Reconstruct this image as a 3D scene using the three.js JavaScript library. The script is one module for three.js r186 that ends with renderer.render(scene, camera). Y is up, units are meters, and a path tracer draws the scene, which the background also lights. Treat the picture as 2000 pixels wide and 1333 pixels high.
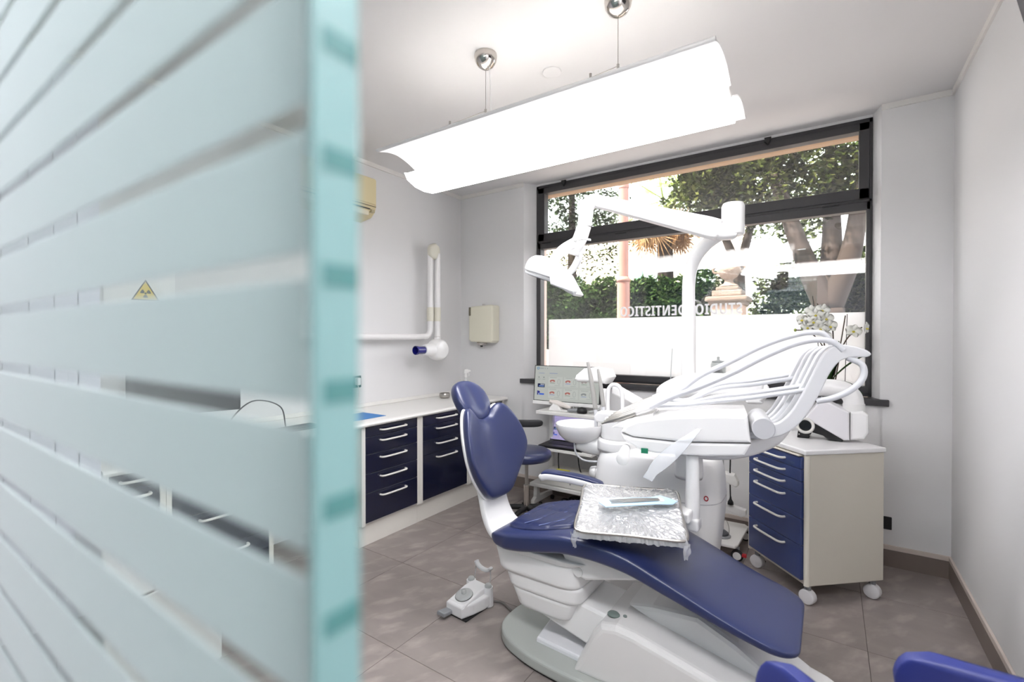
import * as THREE from 'three';
import { RoundedBoxGeometry } from 'three/addons/geometries/RoundedBoxGeometry.js';
import { TextGeometry } from 'three/addons/geometries/TextGeometry.js';
import { FontLoader } from 'three/addons/loaders/FontLoader.js';
import { RectAreaLightUniformsLib } from 'three/addons/lights/RectAreaLightUniformsLib.js';
import { mergeGeometries } from 'three/addons/utils/BufferGeometryUtils.js';

// ---------------------------------------------------------------- camera, sky, sun, exposure
const V = (x, y, z) => new THREE.Vector3(x, y, z);
const R = (d) => d * Math.PI / 180;
const scene = new THREE.Scene();
const camera = new THREE.PerspectiveCamera(71.93, 1.5, 0.02, 200);
camera.position.set(0, 1.45, 0);
camera.rotation.set(R(-0.465), R(34.04), 0, 'YXZ');
camera.focus = 2.6;
camera.userData.fStop = 2.6;
const renderer = new THREE.WebGLRenderer();
renderer.toneMapping = THREE.LinearToneMapping;
renderer.toneMappingExposure = 2.55;
renderer.shadowMap.enabled = true;
RectAreaLightUniformsLib.init();
scene.background = new THREE.Color().setRGB(2.1, 2.15, 2.2);   // bright milky haze, blown out in the photograph
const sunDir = V(-0.45, 0.8, 0.42).normalize();
const sun = new THREE.DirectionalLight(0xfff1dc, 10);
sun.position.copy(sunDir).multiplyScalar(30).add(V(-1, 0, -9));
sun.target.position.set(-1, 0, -9);
sun.castShadow = true;
Object.assign(sun.shadow.camera, { left: -14, right: 14, top: 14, bottom: -14, near: 1, far: 70 });
scene.add(sun, sun.target);

// ---------------------------------------------------------------- helpers
let seed = 7;
const rnd = () => { seed = (seed * 1664525 + 1013904223) >>> 0; return seed / 4294967296; };
const rr = (a, b) => a + (b - a) * rnd();
const taken = {};
function numbered(n) { const k = taken[n] = (taken[n] ?? -1) + 1; return k ? n + '_' + String(k).padStart(3, '0') : n; }
function mat(color, roughness = 0.5, o = {}) { return new THREE.MeshPhysicalMaterial({ color, roughness, ...o }); }
function part(parent, name, geo, m, label) {
  const o = new THREE.Mesh(geo, m); o.name = name; o.castShadow = o.receiveShadow = true;
  if (label) o.userData.label = label;
  parent.add(o); return o;
}
function tag(o, label, category, group) { o.userData = { label, category }; if (group) o.userData.group = group; return o; }
function thing(name, label, category, pos = [0, 0, 0], turn = 0, group) {
  const o = new THREE.Group(); o.name = numbered(name); o.position.set(...pos); o.rotation.y = turn; scene.add(o);
  return tag(o, label, category, group);
}
function solo(name, geo, m, label, category, group) { const o = part(scene, numbered(name), geo, m); return tag(o, label, category, group); }
function struct(name, geo, m, parent = scene) { const o = part(parent, name, geo, m); if (parent === scene) o.userData.kind = 'structure'; return o; }
function sgroup(name) { const o = new THREE.Group(); o.name = name; o.userData.kind = 'structure'; scene.add(o); return o; }
// box from min to max, edges rounded by r
function bx(x0, x1, y0, y1, z0, z1, r = 0, seg = 2) {
  const w = Math.abs(x1 - x0), h = Math.abs(y1 - y0), d = Math.abs(z1 - z0);
  const g = r ? new RoundedBoxGeometry(w, h, d, seg, Math.min(r, w / 2.01, h / 2.01, d / 2.01)) : new THREE.BoxGeometry(w, h, d);
  return g.translate((x0 + x1) / 2, (y0 + y1) / 2, (z0 + z1) / 2);
}
const A3 = (p) => p.isVector3 ? p : V(...p);
function tube(pts, r, n = 32, k = 10, closed = false) {
  return new THREE.TubeGeometry(new THREE.CatmullRomCurve3(pts.map(A3), closed, 'centripetal'), n, r, k, closed);
}
// tube whose radius follows radii (list along the path), ends capped
function taper(pts, radii, n = 32, k = 14) {
  const c = new THREE.CatmullRomCurve3(pts.map(A3), false, 'centripetal'), fr = c.computeFrenetFrames(n, false), rings = [];
  for (let i = 0; i <= n; i++) {
    const t = i / n, p = c.getPointAt(t), f = t * (radii.length - 1), a = Math.min(radii.length - 2, Math.floor(f)), r = radii[a] + (radii[a + 1] - radii[a]) * (f - a);
    const ring = [];
    for (let j = 0; j < k; j++) { const w = j / k * Math.PI * 2; ring.push(p.clone().addScaledVector(fr.normals[i], Math.cos(w) * r).addScaledVector(fr.binormals[i], Math.sin(w) * r)); }
    rings.push(ring);
  }
  return loft(rings);
}
function cyl(a, b, r0, r1 = r0, k = 20) {
  a = A3(a); b = A3(b); const d = b.clone().sub(a), g = new THREE.CylinderGeometry(r1, r0, d.length(), k);
  g.applyQuaternion(new THREE.Quaternion().setFromUnitVectors(V(0, 1, 0), d.clone().normalize()));
  return g.translate((a.x + b.x) / 2, (a.y + b.y) / 2, (a.z + b.z) / 2);
}
function lathe(pts, k = 32) { return new THREE.LatheGeometry(pts.map((p) => new THREE.Vector2(...p)), k); }
// skin over rings of equal point count, both ends closed
function loft(rings, cap = true) {
  const n = rings[0].length, pos = [], idx = [];
  for (const r of rings) for (const p of r) pos.push(p.x, p.y, p.z);
  for (let i = 0; i < rings.length - 1; i++) for (let j = 0; j < n; j++) {
    const a = i * n + j, b = i * n + (j + 1) % n, c = a + n, d = b + n; idx.push(a, b, d, a, d, c);
  }
  if (cap) for (const [i, s] of [[0, 1], [rings.length - 1, 0]]) {
    const c = V(0, 0, 0); rings[i].forEach((p) => c.add(p)); c.multiplyScalar(1 / n); const m = pos.length / 3; pos.push(c.x, c.y, c.z);
    for (let j = 0; j < n; j++) { const a = i * n + j, b = i * n + (j + 1) % n; s ? idx.push(m, b, a) : idx.push(m, a, b); }
  }
  const g = new THREE.BufferGeometry(); g.setAttribute('position', new THREE.Float32BufferAttribute(pos, 3)); g.setIndex(idx);
  g.computeVertexNormals(); return g;
}
// superellipse ring in the plane of the vectors u and v
function ring(c, u, v, a, b, e = 2.5, n = 28) {
  const out = [];
  for (let j = 0; j < n; j++) {
    const w = j / n * Math.PI * 2, C = Math.cos(w), S = Math.sin(w);
    out.push(c.clone().addScaledVector(u, a * Math.sign(C) * Math.abs(C) ** (2 / e)).addScaledVector(v, b * Math.sign(S) * Math.abs(S) ** (2 / e)));
  }
  return out;
}
const X = V(1, 0, 0), Y = V(0, 1, 0), Z = V(0, 0, 1);
const lerpT = (tab, x) => { // piecewise linear table [[x, y...]]
  if (x <= tab[0][0]) return tab[0].slice(1);
  for (let i = 1; i < tab.length; i++) if (x <= tab[i][0]) { const t = (x - tab[i - 1][0]) / (tab[i][0] - tab[i - 1][0]); return tab[i].slice(1).map((q, k) => tab[i - 1][k + 1] * (1 - t) + q * t); }
  return tab[tab.length - 1].slice(1);
};
function smoothT(tab, x) { // Catmull-Rom through a table [[x, y]]
  const c = new THREE.CatmullRomCurve3(tab.map((p) => V(p[0], p[1], 0)), false, 'centripetal'); let lo = 0, hi = 1;
  for (let i = 0; i < 24; i++) { const m = (lo + hi) / 2; c.getPoint(m).x < x ? lo = m : hi = m; }
  return c.getPoint(lo).y;
}
// polygon [[a, b]] extruded by depth with bevel, lying in the x-y plane from z = 0 to z = depth
function ext(pts, depth, bevel = 0, spline = false, seg = 2) {
  const s = new THREE.Shape();
  if (spline) { const c = new THREE.CatmullRomCurve3(pts.map((p) => V(p[0], p[1], 0)), true, 'centripetal').getPoints(spline === true ? 80 : spline); c.pop(); c.forEach((p, i) => i ? s.lineTo(p.x, p.y) : s.moveTo(p.x, p.y)); }
  else pts.forEach((p, i) => i ? s.lineTo(p[0], p[1]) : s.moveTo(p[0], p[1]));
  s.closePath();
  const g = new THREE.ExtrudeGeometry(s, { depth: depth - 2 * bevel, bevelEnabled: bevel > 0, bevelSize: bevel, bevelThickness: bevel, bevelOffset: -bevel, bevelSegments: seg, curveSegments: 8 });
  return g.translate(0, 0, bevel);
}
// value noise for textures
const N = 256, grid = Array.from({ length: N * N }, () => rnd());
function vn(x, y, per) { const f = (a) => a * a * (3 - 2 * a); const ix = Math.floor(x), iy = Math.floor(y), u = f(x - ix), v = f(y - iy), q = (i, j) => grid[(((j % per) + per) % per) * N + ((i % per) + per) % per]; return (q(ix, iy) * (1 - u) + q(ix + 1, iy) * u) * (1 - v) + (q(ix, iy + 1) * (1 - u) + q(ix + 1, iy + 1) * u) * v; }
function fbm(x, y, per, oct = 5) { let s = 0, a = 0.5, p = per; for (let i = 0; i < oct; i++) { s += a * vn(x * p, y * p, p); a *= 0.5; p *= 2; } return s; }
function tex(n, fn, srgb = true) {
  const d = new Uint8Array(n * n * 4);
  for (let j = 0; j < n; j++) for (let i = 0; i < n; i++) { const c = fn(i / n, j / n), k = (j * n + i) * 4; for (let q = 0; q < 3; q++) d[k + q] = Math.max(0, Math.min(255, c[q] * 255)); d[k + 3] = 255; }
  const t = new THREE.DataTexture(d, n, n); t.wrapS = t.wrapT = THREE.RepeatWrapping; t.magFilter = THREE.LinearFilter; t.minFilter = THREE.LinearMipmapLinearFilter; t.generateMipmaps = true;
  if (srgb) t.colorSpace = THREE.SRGBColorSpace; t.needsUpdate = true; return t;
}
function canvas(w, h, draw) {
  const c = document.createElement('canvas'); c.width = w; c.height = h; draw(c.getContext('2d'), w, h);
  const t = new THREE.CanvasTexture(c); t.colorSpace = THREE.SRGBColorSpace; t.magFilter = THREE.LinearFilter; return t;
}

// ---------------------------------------------------------------- materials
const plaster = tex(512, (u, v) => { const n = fbm(u, v, 16, 5); return [n, n, n]; }, false);
const wallM = mat(0xe3e2e2, 0.85, { bumpMap: plaster, bumpScale: 0.0012 });
const ceilM = mat(0xe5e3e3, 0.9);
const white = mat(0xf0efee, 0.28, { clearcoat: 0.3, clearcoatRoughness: 0.15 });
const whiteMatt = mat(0xe9e8e6, 0.5);
const whiteGrey = mat(0xd5d5d6, 0.4);
const cream = mat(0xe0dccd, 0.4);
const beige = mat(0xd9cba2, 0.45);
const lacquer = mat(0xe6e2da, 0.4);
const navy = mat(0x11152f, 0.22, { clearcoat: 0.4, clearcoatRoughness: 0.1 });
const leatherBump = tex(512, (u, v) => { const n = vn(u * 128, v * 128, 128) * 0.6 + vn(u * 64, v * 64, 64) * 0.4; return [n, n, n]; }, false);
const leather = mat(0x262f58, 0.33, { clearcoat: 0.35, clearcoatRoughness: 0.3 });
const leatherDark = mat(0x222b58, 0.4);
const bluePlastic = mat(0x2a3375, 0.42);
const black = mat(0x141416, 0.4);
const blackSoft = mat(0x232326, 0.6);
const darkGrey = mat(0x3b3a3c, 0.45);
const frameM = mat(0x3a393b, 0.38);
const chrome = mat(0xc9c4be, 0.12, { metalness: 1 });
const steel = mat(0xb9b5b0, 0.3, { metalness: 1 });
const steelDull = mat(0xa8a5a0, 0.42, { metalness: 0.9 });
const hoseM = mat(0xd2d3d7, 0.42);
const grey = mat(0x8d8f92, 0.5);
const greyLight = mat(0xb4b6b5, 0.5);
const paneM = mat(0xffffff, 0.0, { transmission: 1, thickness: 0, ior: 1.5 });
const clearPlastic = mat(0xf4f6f8, 0.06, { transmission: 0.75, thickness: 0, ior: 1.45 });
const red = mat(0xb4202a, 0.4);
const green = mat(0x1d7a5a, 0.4);

// ---------------------------------------------------------------- the room
const XL = -3.216, XR = 0.609, ZW = -3.80, HC = 2.925, ZF = -3.92, ZB = 1.7;
// floor of 60 cm porcelain tiles on a recessed bed
{
  const floor = sgroup('floor');
  part(floor, 'grout', bx(XL - 0.3, XR + 0.3, -0.12, -0.0015, ZW - 0.1, ZB + 0.2), mat(0x6b625e, 0.9));
  const P = 0.605, variants = [];
  for (let k = 0; k < 4; k++) {
    const ox = rnd(), oy = rnd();
    const t = tex(512, (u, v) => {
      const a = fbm(u + ox, v + oy, 4, 6), b = fbm(u * 0.5 + oy, v * 1.5 + ox, 8, 5), s = Math.max(0, fbm(u + v * 0.6 + ox, v * 0.4 - u * 0.3, 8, 6) - 0.53) * 1.5;
      const d = 0.545 + (a - 0.48) * 0.07 + (b - 0.48) * 0.05 + s * 0.22; return [d * 1.02, d * 0.955, d * 0.925];
    });
    variants.push(mat(0xffffff, 0.34, { map: t, bumpMap: t, bumpScale: 0.0008 }));
  }
  const geo = (w, d) => { const g = new RoundedBoxGeometry(w, 0.012, d, 1, 0.0012); g.translate(0, -0.006, 0); const p = g.attributes.position, uv = g.attributes.uv; for (let i = 0; i < p.count; i++) uv.setXY(i, p.getX(i) / P + 0.5, p.getZ(i) / P + 0.5); return g; };
  const whole = geo(P - 0.0028, P - 0.0028);
  for (let i = -6; i <= 1; i++) for (let j = -4; j <= 5; j++) {
    const x0 = Math.max(XL, 0.152 + (i - 1) * P), x1 = Math.min(XR, 0.152 + i * P), z0 = Math.max(ZW, -1.495 + (j - 1) * P), z1 = Math.min(ZB, -1.495 + j * P);
    if (x1 - x0 < 0.02 || z1 - z0 < 0.02) continue;
    const full = x1 - x0 > P - 0.01 && z1 - z0 > P - 0.01;
    const t = part(floor, 'tile', full ? whole : geo(x1 - x0 - 0.0028, z1 - z0 - 0.0028), variants[Math.floor(rnd() * 4)]);
    t.position.set((x0 + x1) / 2, 0, (z0 + z1) / 2); if (full) t.rotation.y = Math.floor(rnd() * 2) * Math.PI;
  }
}
struct('ceiling', bx(XL - 0.3, XR + 0.3, HC, HC + 0.2, ZW - 0.32, ZB + 0.2), ceilM);
struct('wall_left', bx(XL - 0.2, XL, -0.1, HC + 0.1, ZW - 0.2, ZB), wallM);
struct('wall_right', bx(XR, XR + 0.2, -0.1, HC + 0.1, ZW - 0.2, ZB), wallM);
struct('wall_rear', bx(XL - 0.2, XR + 0.2, -0.1, HC + 0.1, ZB, ZB + 0.2), wallM);
// window wall: pieces around the opening, jambs slightly splayed to the frame, and the outer reveal
const wx0 = -2.355, wx1 = 0.23, wy0 = 1.052, wy1 = 2.903, ZO = -4.16;
{
  const w = sgroup('wall_window');
  const flat = (pts, y0, y1) => ext(pts.map(([x, z]) => [x, -z]), y1 - y0, 0).rotateX(-Math.PI / 2).translate(0, y0, 0);
  part(w, 'wall_pier', flat([[XL - 0.1, ZW], [-2.431, ZW], [wx0, ZF], [wx0, ZF - 0.06], [XL - 0.1, ZF - 0.06]], 0, HC + 0.05), wallM);
  part(w, 'wall_pier', flat([[0.267, ZW], [XR + 0.1, ZW], [XR + 0.1, ZF - 0.06], [wx1, ZF - 0.06], [wx1, ZF]], 0, HC + 0.05), wallM);
  part(w, 'wall_apron', bx(-2.45, 0.28, 0, wy0 - 0.03, ZF - 0.06, ZW), wallM);
  part(w, 'lintel', bx(-2.45, 0.28, wy1, HC + 0.05, ZF - 0.06, ZF), wallM);
  const outer = mat(0x93775a, 0.8), jamb = mat(0xb9a399, 0.8);
  part(w, 'outer_wall', bx(XL - 1.2, wx0 - 0.03, -0.4, HC + 0.05, ZO, ZF - 0.061), jamb);
  part(w, 'outer_wall', bx(wx1 + 0.03, XR + 1.2, -0.4, HC + 0.05, ZO, ZF - 0.061), jamb);
  part(w, 'outer_wall', bx(wx0 - 0.04, wx1 + 0.04, -0.4, wy0 - 0.03, ZO, ZF - 0.061), jamb);
  part(w, 'outer_soffit', bx(XL - 1.2, XR + 1.2, 2.85, HC + 0.4, ZO, ZF - 0.061), outer);
}
// cornice strips and baseboards
const trimM = mat(0xe9e6e2, 0.8);
struct('trim_1', bx(XL, XL + 0.012, HC - 0.035, HC, ZW, -0.2), trimM);
struct('trim_2', bx(XL, -2.431, HC - 0.035, HC, ZW, ZW + 0.012), trimM);
struct('trim_3', bx(0.267, XR, HC - 0.035, HC, ZW, ZW + 0.012), trimM);
struct('trim_4', bx(XR - 0.012, XR, HC - 0.035, HC, ZW, -0.2), trimM);
{
  const bM = mat(0x7c7069, 0.4), cap = mat(0xd2c6bd, 0.45);
  const run = (name, g1, g2) => { const b = sgroup(name); part(b, 'skirting_tile', g1, bM); part(b, 'bevel_strip', g2, cap); };
  run('baseboard_window', bx(-2.6, XR, 0, 0.105, ZW, ZW + 0.012), bx(-2.6, XR, 0.105, 0.134, ZW, ZW + 0.012, 0.003));
  run('baseboard_right', bx(XR - 0.012, XR, 0, 0.105, ZW, ZB), bx(XR - 0.012, XR, 0.105, 0.134, ZW, ZB, 0.003));
}
// window
{
  const w = sgroup('window_1'), z0 = ZF - 0.055, z1 = ZF + 0.012;
  const member = (n, x0, x1, y0, y1, a = z0, b = z1) => part(w, n, bx(x0, x1, y0, y1, a, b, 0.004), frameM);
  member('frame_head', wx0, wx1, 2.868, wy1); member('frame_sill', wx0, wx1, wy0 + 0.001, 1.085); member('frame_jamb', wx0, wx0 + 0.03, wy0, wy1); member('frame_jamb', wx1 - 0.022, wx1, wy0, wy1);
  member('transom', wx0, wx1, 2.345, 2.372);
  // tilting upper light
  const s1 = ZF + 0.022;
  member('sash_rail', wx0 + 0.022, wx1 - 0.016, 2.822, 2.876, z0, s1); member('sash_rail', wx0 + 0.022, wx1 - 0.016, 2.368, 2.441, z0, s1);
  member('sash_stile', wx0 + 0.022, -2.262, 2.368, 2.876, z0, s1); member('sash_stile', 0.156, wx1 - 0.016, 2.368, 2.876, z0, s1);
  // fixed lower light
  member('sash_rail', wx0 + 0.02, wx1 - 0.01, 2.293, 2.350, z0, s1); member('sash_rail', wx0 + 0.02, wx1 - 0.01, 1.07, 1.122, z0, s1);
  member('sash_stile', wx0 + 0.02, -2.303, 1.07, 2.350, z0, s1); member('sash_stile', 0.197, wx1 - 0.01, 1.07, 2.350, z0, s1);
  part(w, 'pane', bx(-2.263, 0.157, 2.440, 2.823, ZF - 0.024, ZF - 0.018), paneM);
  part(w, 'pane', bx(-2.304, 0.198, 1.121, 2.294, ZF - 0.024, ZF - 0.018), paneM);
  part(w, 'pane', bx(-2.263, 0.157, 2.440, 2.823, ZF - 0.040, ZF - 0.034), paneM); part(w, 'pane', bx(-2.304, 0.198, 1.121, 2.294, ZF - 0.040, ZF - 0.034), paneM);
  part(w, 'frosted_film', bx(-2.24, 0.196, 1.124, 1.619, ZF - 0.030, ZF - 0.0275), mat(0xf4f4f4, 1, { transmission: 0.6, thickness: 0 }), 'frosted white film over the bottom of the pane');
  for (const x of [-2.05, -0.38]) { part(w, 'catch', ext([[-0.022, 0], [0.022, 0], [0.02, -0.03], [0, -0.055], [-0.02, -0.03]], 0.03, 0.006).translate(x, 2.905, ZF + 0.015), black); }
  for (const x of [-2.24, -1.5, 0.0]) part(w, 'drain_cap', bx(x - 0.05, x + 0.05, 2.343, 2.353, ZF + 0.02, ZF + 0.03, 0.003), black);
  // mirrored lettering on the outside of the pane
  const font = await new FontLoader().loadAsync('fonts/droid/droid_sans_bold.typeface.json');
  const letM = mat(0xf7f7f8, 0.7), word = 'STUDIO DENTISTICO', probe = (c) => new TextGeometry(c, { font, size: 0.082, depth: 0.002, curveSegments: 6 });
  const adv = [...word].map((c) => c === ' ' ? 0.078 : font.data.glyphs[c].ha * 0.082 / font.data.resolution), total = adv.reduce((a, b) => a + b, 0), k = 0.98 / total;
  let x = -0.548;
  [...word].forEach((c, i) => {
    if (c !== ' ') { const g = probe(c); g.scale(k, 1.04, 1); g.rotateY(Math.PI); g.translate(x, 1.63, ZF - 0.0265); part(w, 'letter', g, letM); }
    x -= adv[i] * k;
  });
}
solo('window_sill', bx(-2.459, 0.312, 1.012, 1.053, ZF + 0.013, -3.77, 0.004), frameM, 'long dark grey metal window sill board below the window', 'window sill');

// ---------------------------------------------------------------- glass partition with frosted bands, right beside the doorway
{
  const g = thing('glass_partition', 'tall glass partition panel with frosted horizontal bands and a teal edge', 'partition');
  const xe = -0.15, z0 = -0.1175, z1 = -0.0975, yTop = 2.7;
  const clear = mat(0xf5faf9, 0.0, { transmission: 1, thickness: 0, ior: 1.5 });
  part(g, 'pane', bx(-2.62, xe - 0.003, 0.012, yTop, z0, z1), clear);
  const frost = mat(0xc3cbcb, 1, { transmission: 0.92, thickness: 0 });
  const edgeA = mat(0x80a8a7, 0.35, { clearcoat: 0.4 }), refractBarM = mat(0x468280, 0.3, { clearcoat: 0.4 });
  part(g, 'edge', bx(xe - 0.003, xe, 0.012, yTop, z0, z1, 0.001), edgeA);
  const per = 0.053, gap = 0.0095;
  for (let k = -26; k < 23; k++) {
    const a = 1.4752 + k * per + gap / 2, b = 1.4752 + (k + 1) * per - gap / 2;
    part(g, 'frosted_band', bx(-2.62, xe - 0.003, a, b, z1 + 0.0002, z1 + 0.0010), frost);
  }
  const mark = (k) => 1.4725 + k * 0.0424;
  for (let k = -32; k < 28; k++) part(g, 'painted_refraction', bx(xe, xe + 0.0004, mark(k) - 0.0042, mark(k) + 0.0042, z0 + 0.001, z1 - 0.004), refractBarM, 'darker teal bar painted on the glass edge for the refracted clear gap');  // refraction of the clear gaps, painted onto the edge as darker bars
}
struct('trim_5', bx(XL, -2.55, 0, HC, -0.16, -0.05), wallM);
struct('trim_6', bx(XL, XR, 2.7, HC, -0.15, -0.06), wallM);

// ---------------------------------------------------------------- pendant luminaire
function pendant(label, x0, x1, zc) {
  const L = thing('pendant_lamp', label, 'lamp', [0, 0, 0], 0, 'gull-wing pendant lamps'), xm = (x0 + x1) / 2;
  const diff = mat(0xffffff, 0.5, { emissive: 0xfdfcff, emissiveIntensity: 4 });
  const wingM = mat(0xf6f5f3, 1, { transmission: 0.5, thickness: 0 }), rail = mat(0xe4e2e0, 0.35), wire = mat(0xa8a39d, 0.3, { metalness: 1 });
  const ribbon = (pts, t, a, b) => { // pts [[z, y]] as a strip of thickness t from x = a to x = b
    const c = new THREE.CatmullRomCurve3(pts.map((p) => V(p[0], p[1], 0)), false, 'centripetal').getPoints(28), up = [], dn = [];
    c.forEach((p, i) => { const q = c[Math.min(i + 1, c.length - 1)].clone().sub(c[Math.max(i - 1, 0)]).normalize(); up.push([p.x - q.y * t / 2, p.y + q.x * t / 2]); dn.push([p.x + q.y * t / 2, p.y - q.x * t / 2]); });
    return ext([...up, ...dn.reverse()], b - a).rotateY(Math.PI / 2).translate(a, 0, zc);
  };
  // after rotateY(+90) the shape's first coordinate runs along -z, so near side is negative there
  for (const s of [-1, 1]) {
    part(L, 'reflector_wing', ribbon([[s * 0.325, 2.415], [s * 0.26, 2.434], [s * 0.19, 2.438], [s * 0.11, 2.420], [s * 0.045, 2.392]], 0.006, x0, x1), wingM);
    part(L, 'rail', cyl([x0, 2.418, zc - s * 0.327], [x1, 2.418, zc - s * 0.327], 0.009), rail);
  }
  part(L, 'spine', bx(x0 + 0.02, x1 - 0.02, 2.375, 2.44, zc - 0.05, zc + 0.05, 0.008), wingM);
  part(L, 'diffuser', ribbon([[-0.15, 2.347], [-0.125, 2.322], [-0.07, 2.300], [0, 2.293], [0.07, 2.300], [0.125, 2.322], [0.15, 2.347]], 0.005, x0 + 0.02, x1 - 0.02), diff);
  for (const x of [x0 + 0.012, x1 - 0.02]) part(L, 'end_plate', ext([[-0.155, 2.352], [-0.13, 2.318], [-0.07, 2.294], [0, 2.287], [0.07, 2.294], [0.13, 2.318], [0.155, 2.352], [0.06, 2.36], [0.05, 2.40], [-0.05, 2.40], [-0.06, 2.36]], 0.008).rotateY(Math.PI / 2).translate(x, 0, zc), wingM);
  for (const s of [-1, 1]) part(L, 'tube', cyl([x0 + 0.05, 2.35, zc + s * 0.05], [x1 - 0.05, 2.35, zc + s * 0.05], 0.013), mat(0xffffff, 0.4, { emissive: 0xfffdf8, emissiveIntensity: 3 }));
  for (const [cx, ex] of [[xm - 0.363, xm - 0.61], [xm + 0.36, xm + 0.23]]) {
    const cup = part(L, 'ceiling_cup', lathe([[0.058, 0], [0.06, -0.012], [0.056, -0.035], [0.043, -0.058], [0.022, -0.073], [0.004, -0.078], [0, -0.078]]).translate(cx, HC, zc), chrome, 'chrome cup');
    part(cup, 'wire', cyl([cx, HC - 0.075, zc], [cx, 2.63, zc], 0.0016, 0.0016, 6), wire);
    part(L, 'hanger', tube([[cx, 2.632, zc], [(cx + ex) / 2, 2.627, zc], [ex, 2.622, zc]], 0.0016, 8, 6), wire);
    for (const x of [cx, ex]) { part(L, 'hook', cyl([x, 2.60, zc], [x, 2.64, zc], 0.006), steel); part(L, 'stem', cyl([x, 2.43, zc], [x, 2.61, zc], 0.002, 0.002, 6), wire); }
  }
  part(L, 'cord', tube([[xm - 0.34, HC - 0.07, zc], [xm - 0.332, 2.75, zc], [xm - 0.33, 2.6, zc], [xm - 0.335, 2.44, zc]], 0.003, 20, 8), whiteMatt);
  const ra = new THREE.RectAreaLight(0xfbfaff, 5.5, 1.58, 0.28); ra.position.set((x0 + x1) / 2, 2.284, zc); ra.lookAt((x0 + x1) / 2, 0, zc); scene.add(ra);
}
pendant('long white gull-wing fluorescent pendant lamp hanging from two chrome ceiling cups', -1.95, -0.31, -1.965);
pendant('second gull-wing pendant lamp over the doorway, just above the picture', -1.06, 0.55, -0.46);
solo('ceiling_disc', lathe([[0, 0.004], [0.05, 0.004], [0.052, 0], [0.05, -0.006], [0, -0.006]]).translate(-1.284, HC - 0.003, -2.297), ceilM, 'small round flat cover plate on the ceiling behind the pendant lamp', 'cover plate');
// added, unseen ceiling panel that lights the frosted glass from the corridor side
{
  const p = thing('added_corridor_light', 'added flush panel light on the unseen corridor ceiling behind the camera', 'lamp');
  part(p, 'frame', bx(-1.5, -0.3, HC - 0.03, HC, 0.6, 1.2, 0.004), whiteMatt);
  part(p, 'diffuser', bx(-1.47, -0.33, HC - 0.034, HC - 0.029, 0.63, 1.17), mat(0xffffff, 0.5, { emissive: 0xf4f7ff, emissiveIntensity: 2.2 }));
  const ra = new THREE.RectAreaLight(0xf2f6ff, 4.5, 1.14, 0.54); ra.position.set(-0.9, HC - 0.04, 0.9); ra.lookAt(-0.9, 0, 0.9); scene.add(ra);
}

// ---------------------------------------------------------------- fitted cabinets on the left wall
const handleM = mat(0xe2dfd8, 0.35);
// bow handle lying along local x, standing off +z
const handleG = (w) => tube([[-w / 2, 0, -0.002], [-w / 2 + 0.002, 0, 0.018], [-w / 2 + 0.014, 0, 0.028], [-w / 4, 0, 0.032], [w / 4, 0, 0.032], [w / 2 - 0.014, 0, 0.028], [w / 2 - 0.002, 0, 0.018], [w / 2, 0, -0.002]], 0.0068, 36, 8);
const handleLong = handleG(0.235), handleShort = handleG(0.11);
function drawers(parent, x0, x1, ys, m, opt = {}) {
  for (let i = 0; i < ys.length - 1; i++) {
    const mm = Array.isArray(m) ? m[i] : m;
    const d = part(parent, 'drawer', bx(x0, x1, ys[i + 1] + 0.0015, ys[i] - 0.0015, 0, 0.019, 0.003), mm);
    const h = part(d, 'handle', opt.handle ?? (x1 - x0 < 0.3 ? handleShort : handleLong), opt.handleM ?? handleM); h.position.set((x0 + x1) / 2 + (opt.dx ?? 0), ys[i] - (opt.drop ?? 0.036), 0.02);
  }
}
function cabinet(label, z0, z1, d0, d1, ys) {
  const w = z0 - z1, c = thing('drawer_cabinet', label, 'cabinet', [-2.651, 0, z0], Math.PI / 2, 'navy fitted drawer cabinets');
  part(c, 'carcass', bx(0.0005, w - 0.0005, 0.15, 0.834, -0.55, 0, 0.002), lacquer);
  part(c, 'plinth', bx(0.0005, w - 0.0005, 0.001, 0.15, -0.54, -0.014), lacquer);
  for (const [a, b] of [[0.0005, z0 - d0 - 0.001], [z0 - d1 + 0.001, w - 0.0005]]) part(c, 'stile', bx(a, b, 0.152, 0.834, 0, 0.02, 0.003), lacquer);
  drawers(c, z0 - d0, z0 - d1, ys, navy);
  return c;
}
const five = [0.833, 0.76, 0.64, 0.506, 0.373, 0.166], four = [0.833, 0.75, 0.63, 0.52, 0.166];
cabinet('white cabinet with five navy drawers, nearest the glass partition', -2.070, -2.620, -2.104, -2.592, five);
cabinet('white cabinet with four navy drawers, half hidden by the dental chair backrest', -2.620, -3.216, -2.652, -3.191, four);
cabinet('navy drawer cabinet in the corner below the window wall', -3.216, -3.765, -3.25, -3.725, four);
cabinet('navy drawer cabinet at the left end, seen through the glass', -0.695, -0.935, -0.72, -0.909, five.slice());
cabinet('navy drawer cabinet left of the knee space, seen through the glass', -0.935, -1.46, -0.96, -1.432, [0.833, 0.70, 0.56, 0.36, 0.166]);
{
  const t = thing('worktop', 'long white worktop with rounded front edge over the navy drawers', 'worktop');
  const prof = [[0, 0], [0.600, 0], [0.612, 0.006], [0.617, 0.017], [0.612, 0.028], [0.600, 0.033], [0, 0.033]];
  part(t, 'slab', ext(prof, 3.085).translate(XL + 0.001, 0.8345, -3.776), mat(0xeceae6, 0.3));
  part(t, 'upstand', bx(XL + 0.001, XL + 0.015, 0.868, 0.9, -3.776, -0.691, 0.004), mat(0xeceae6, 0.3));
}
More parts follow.
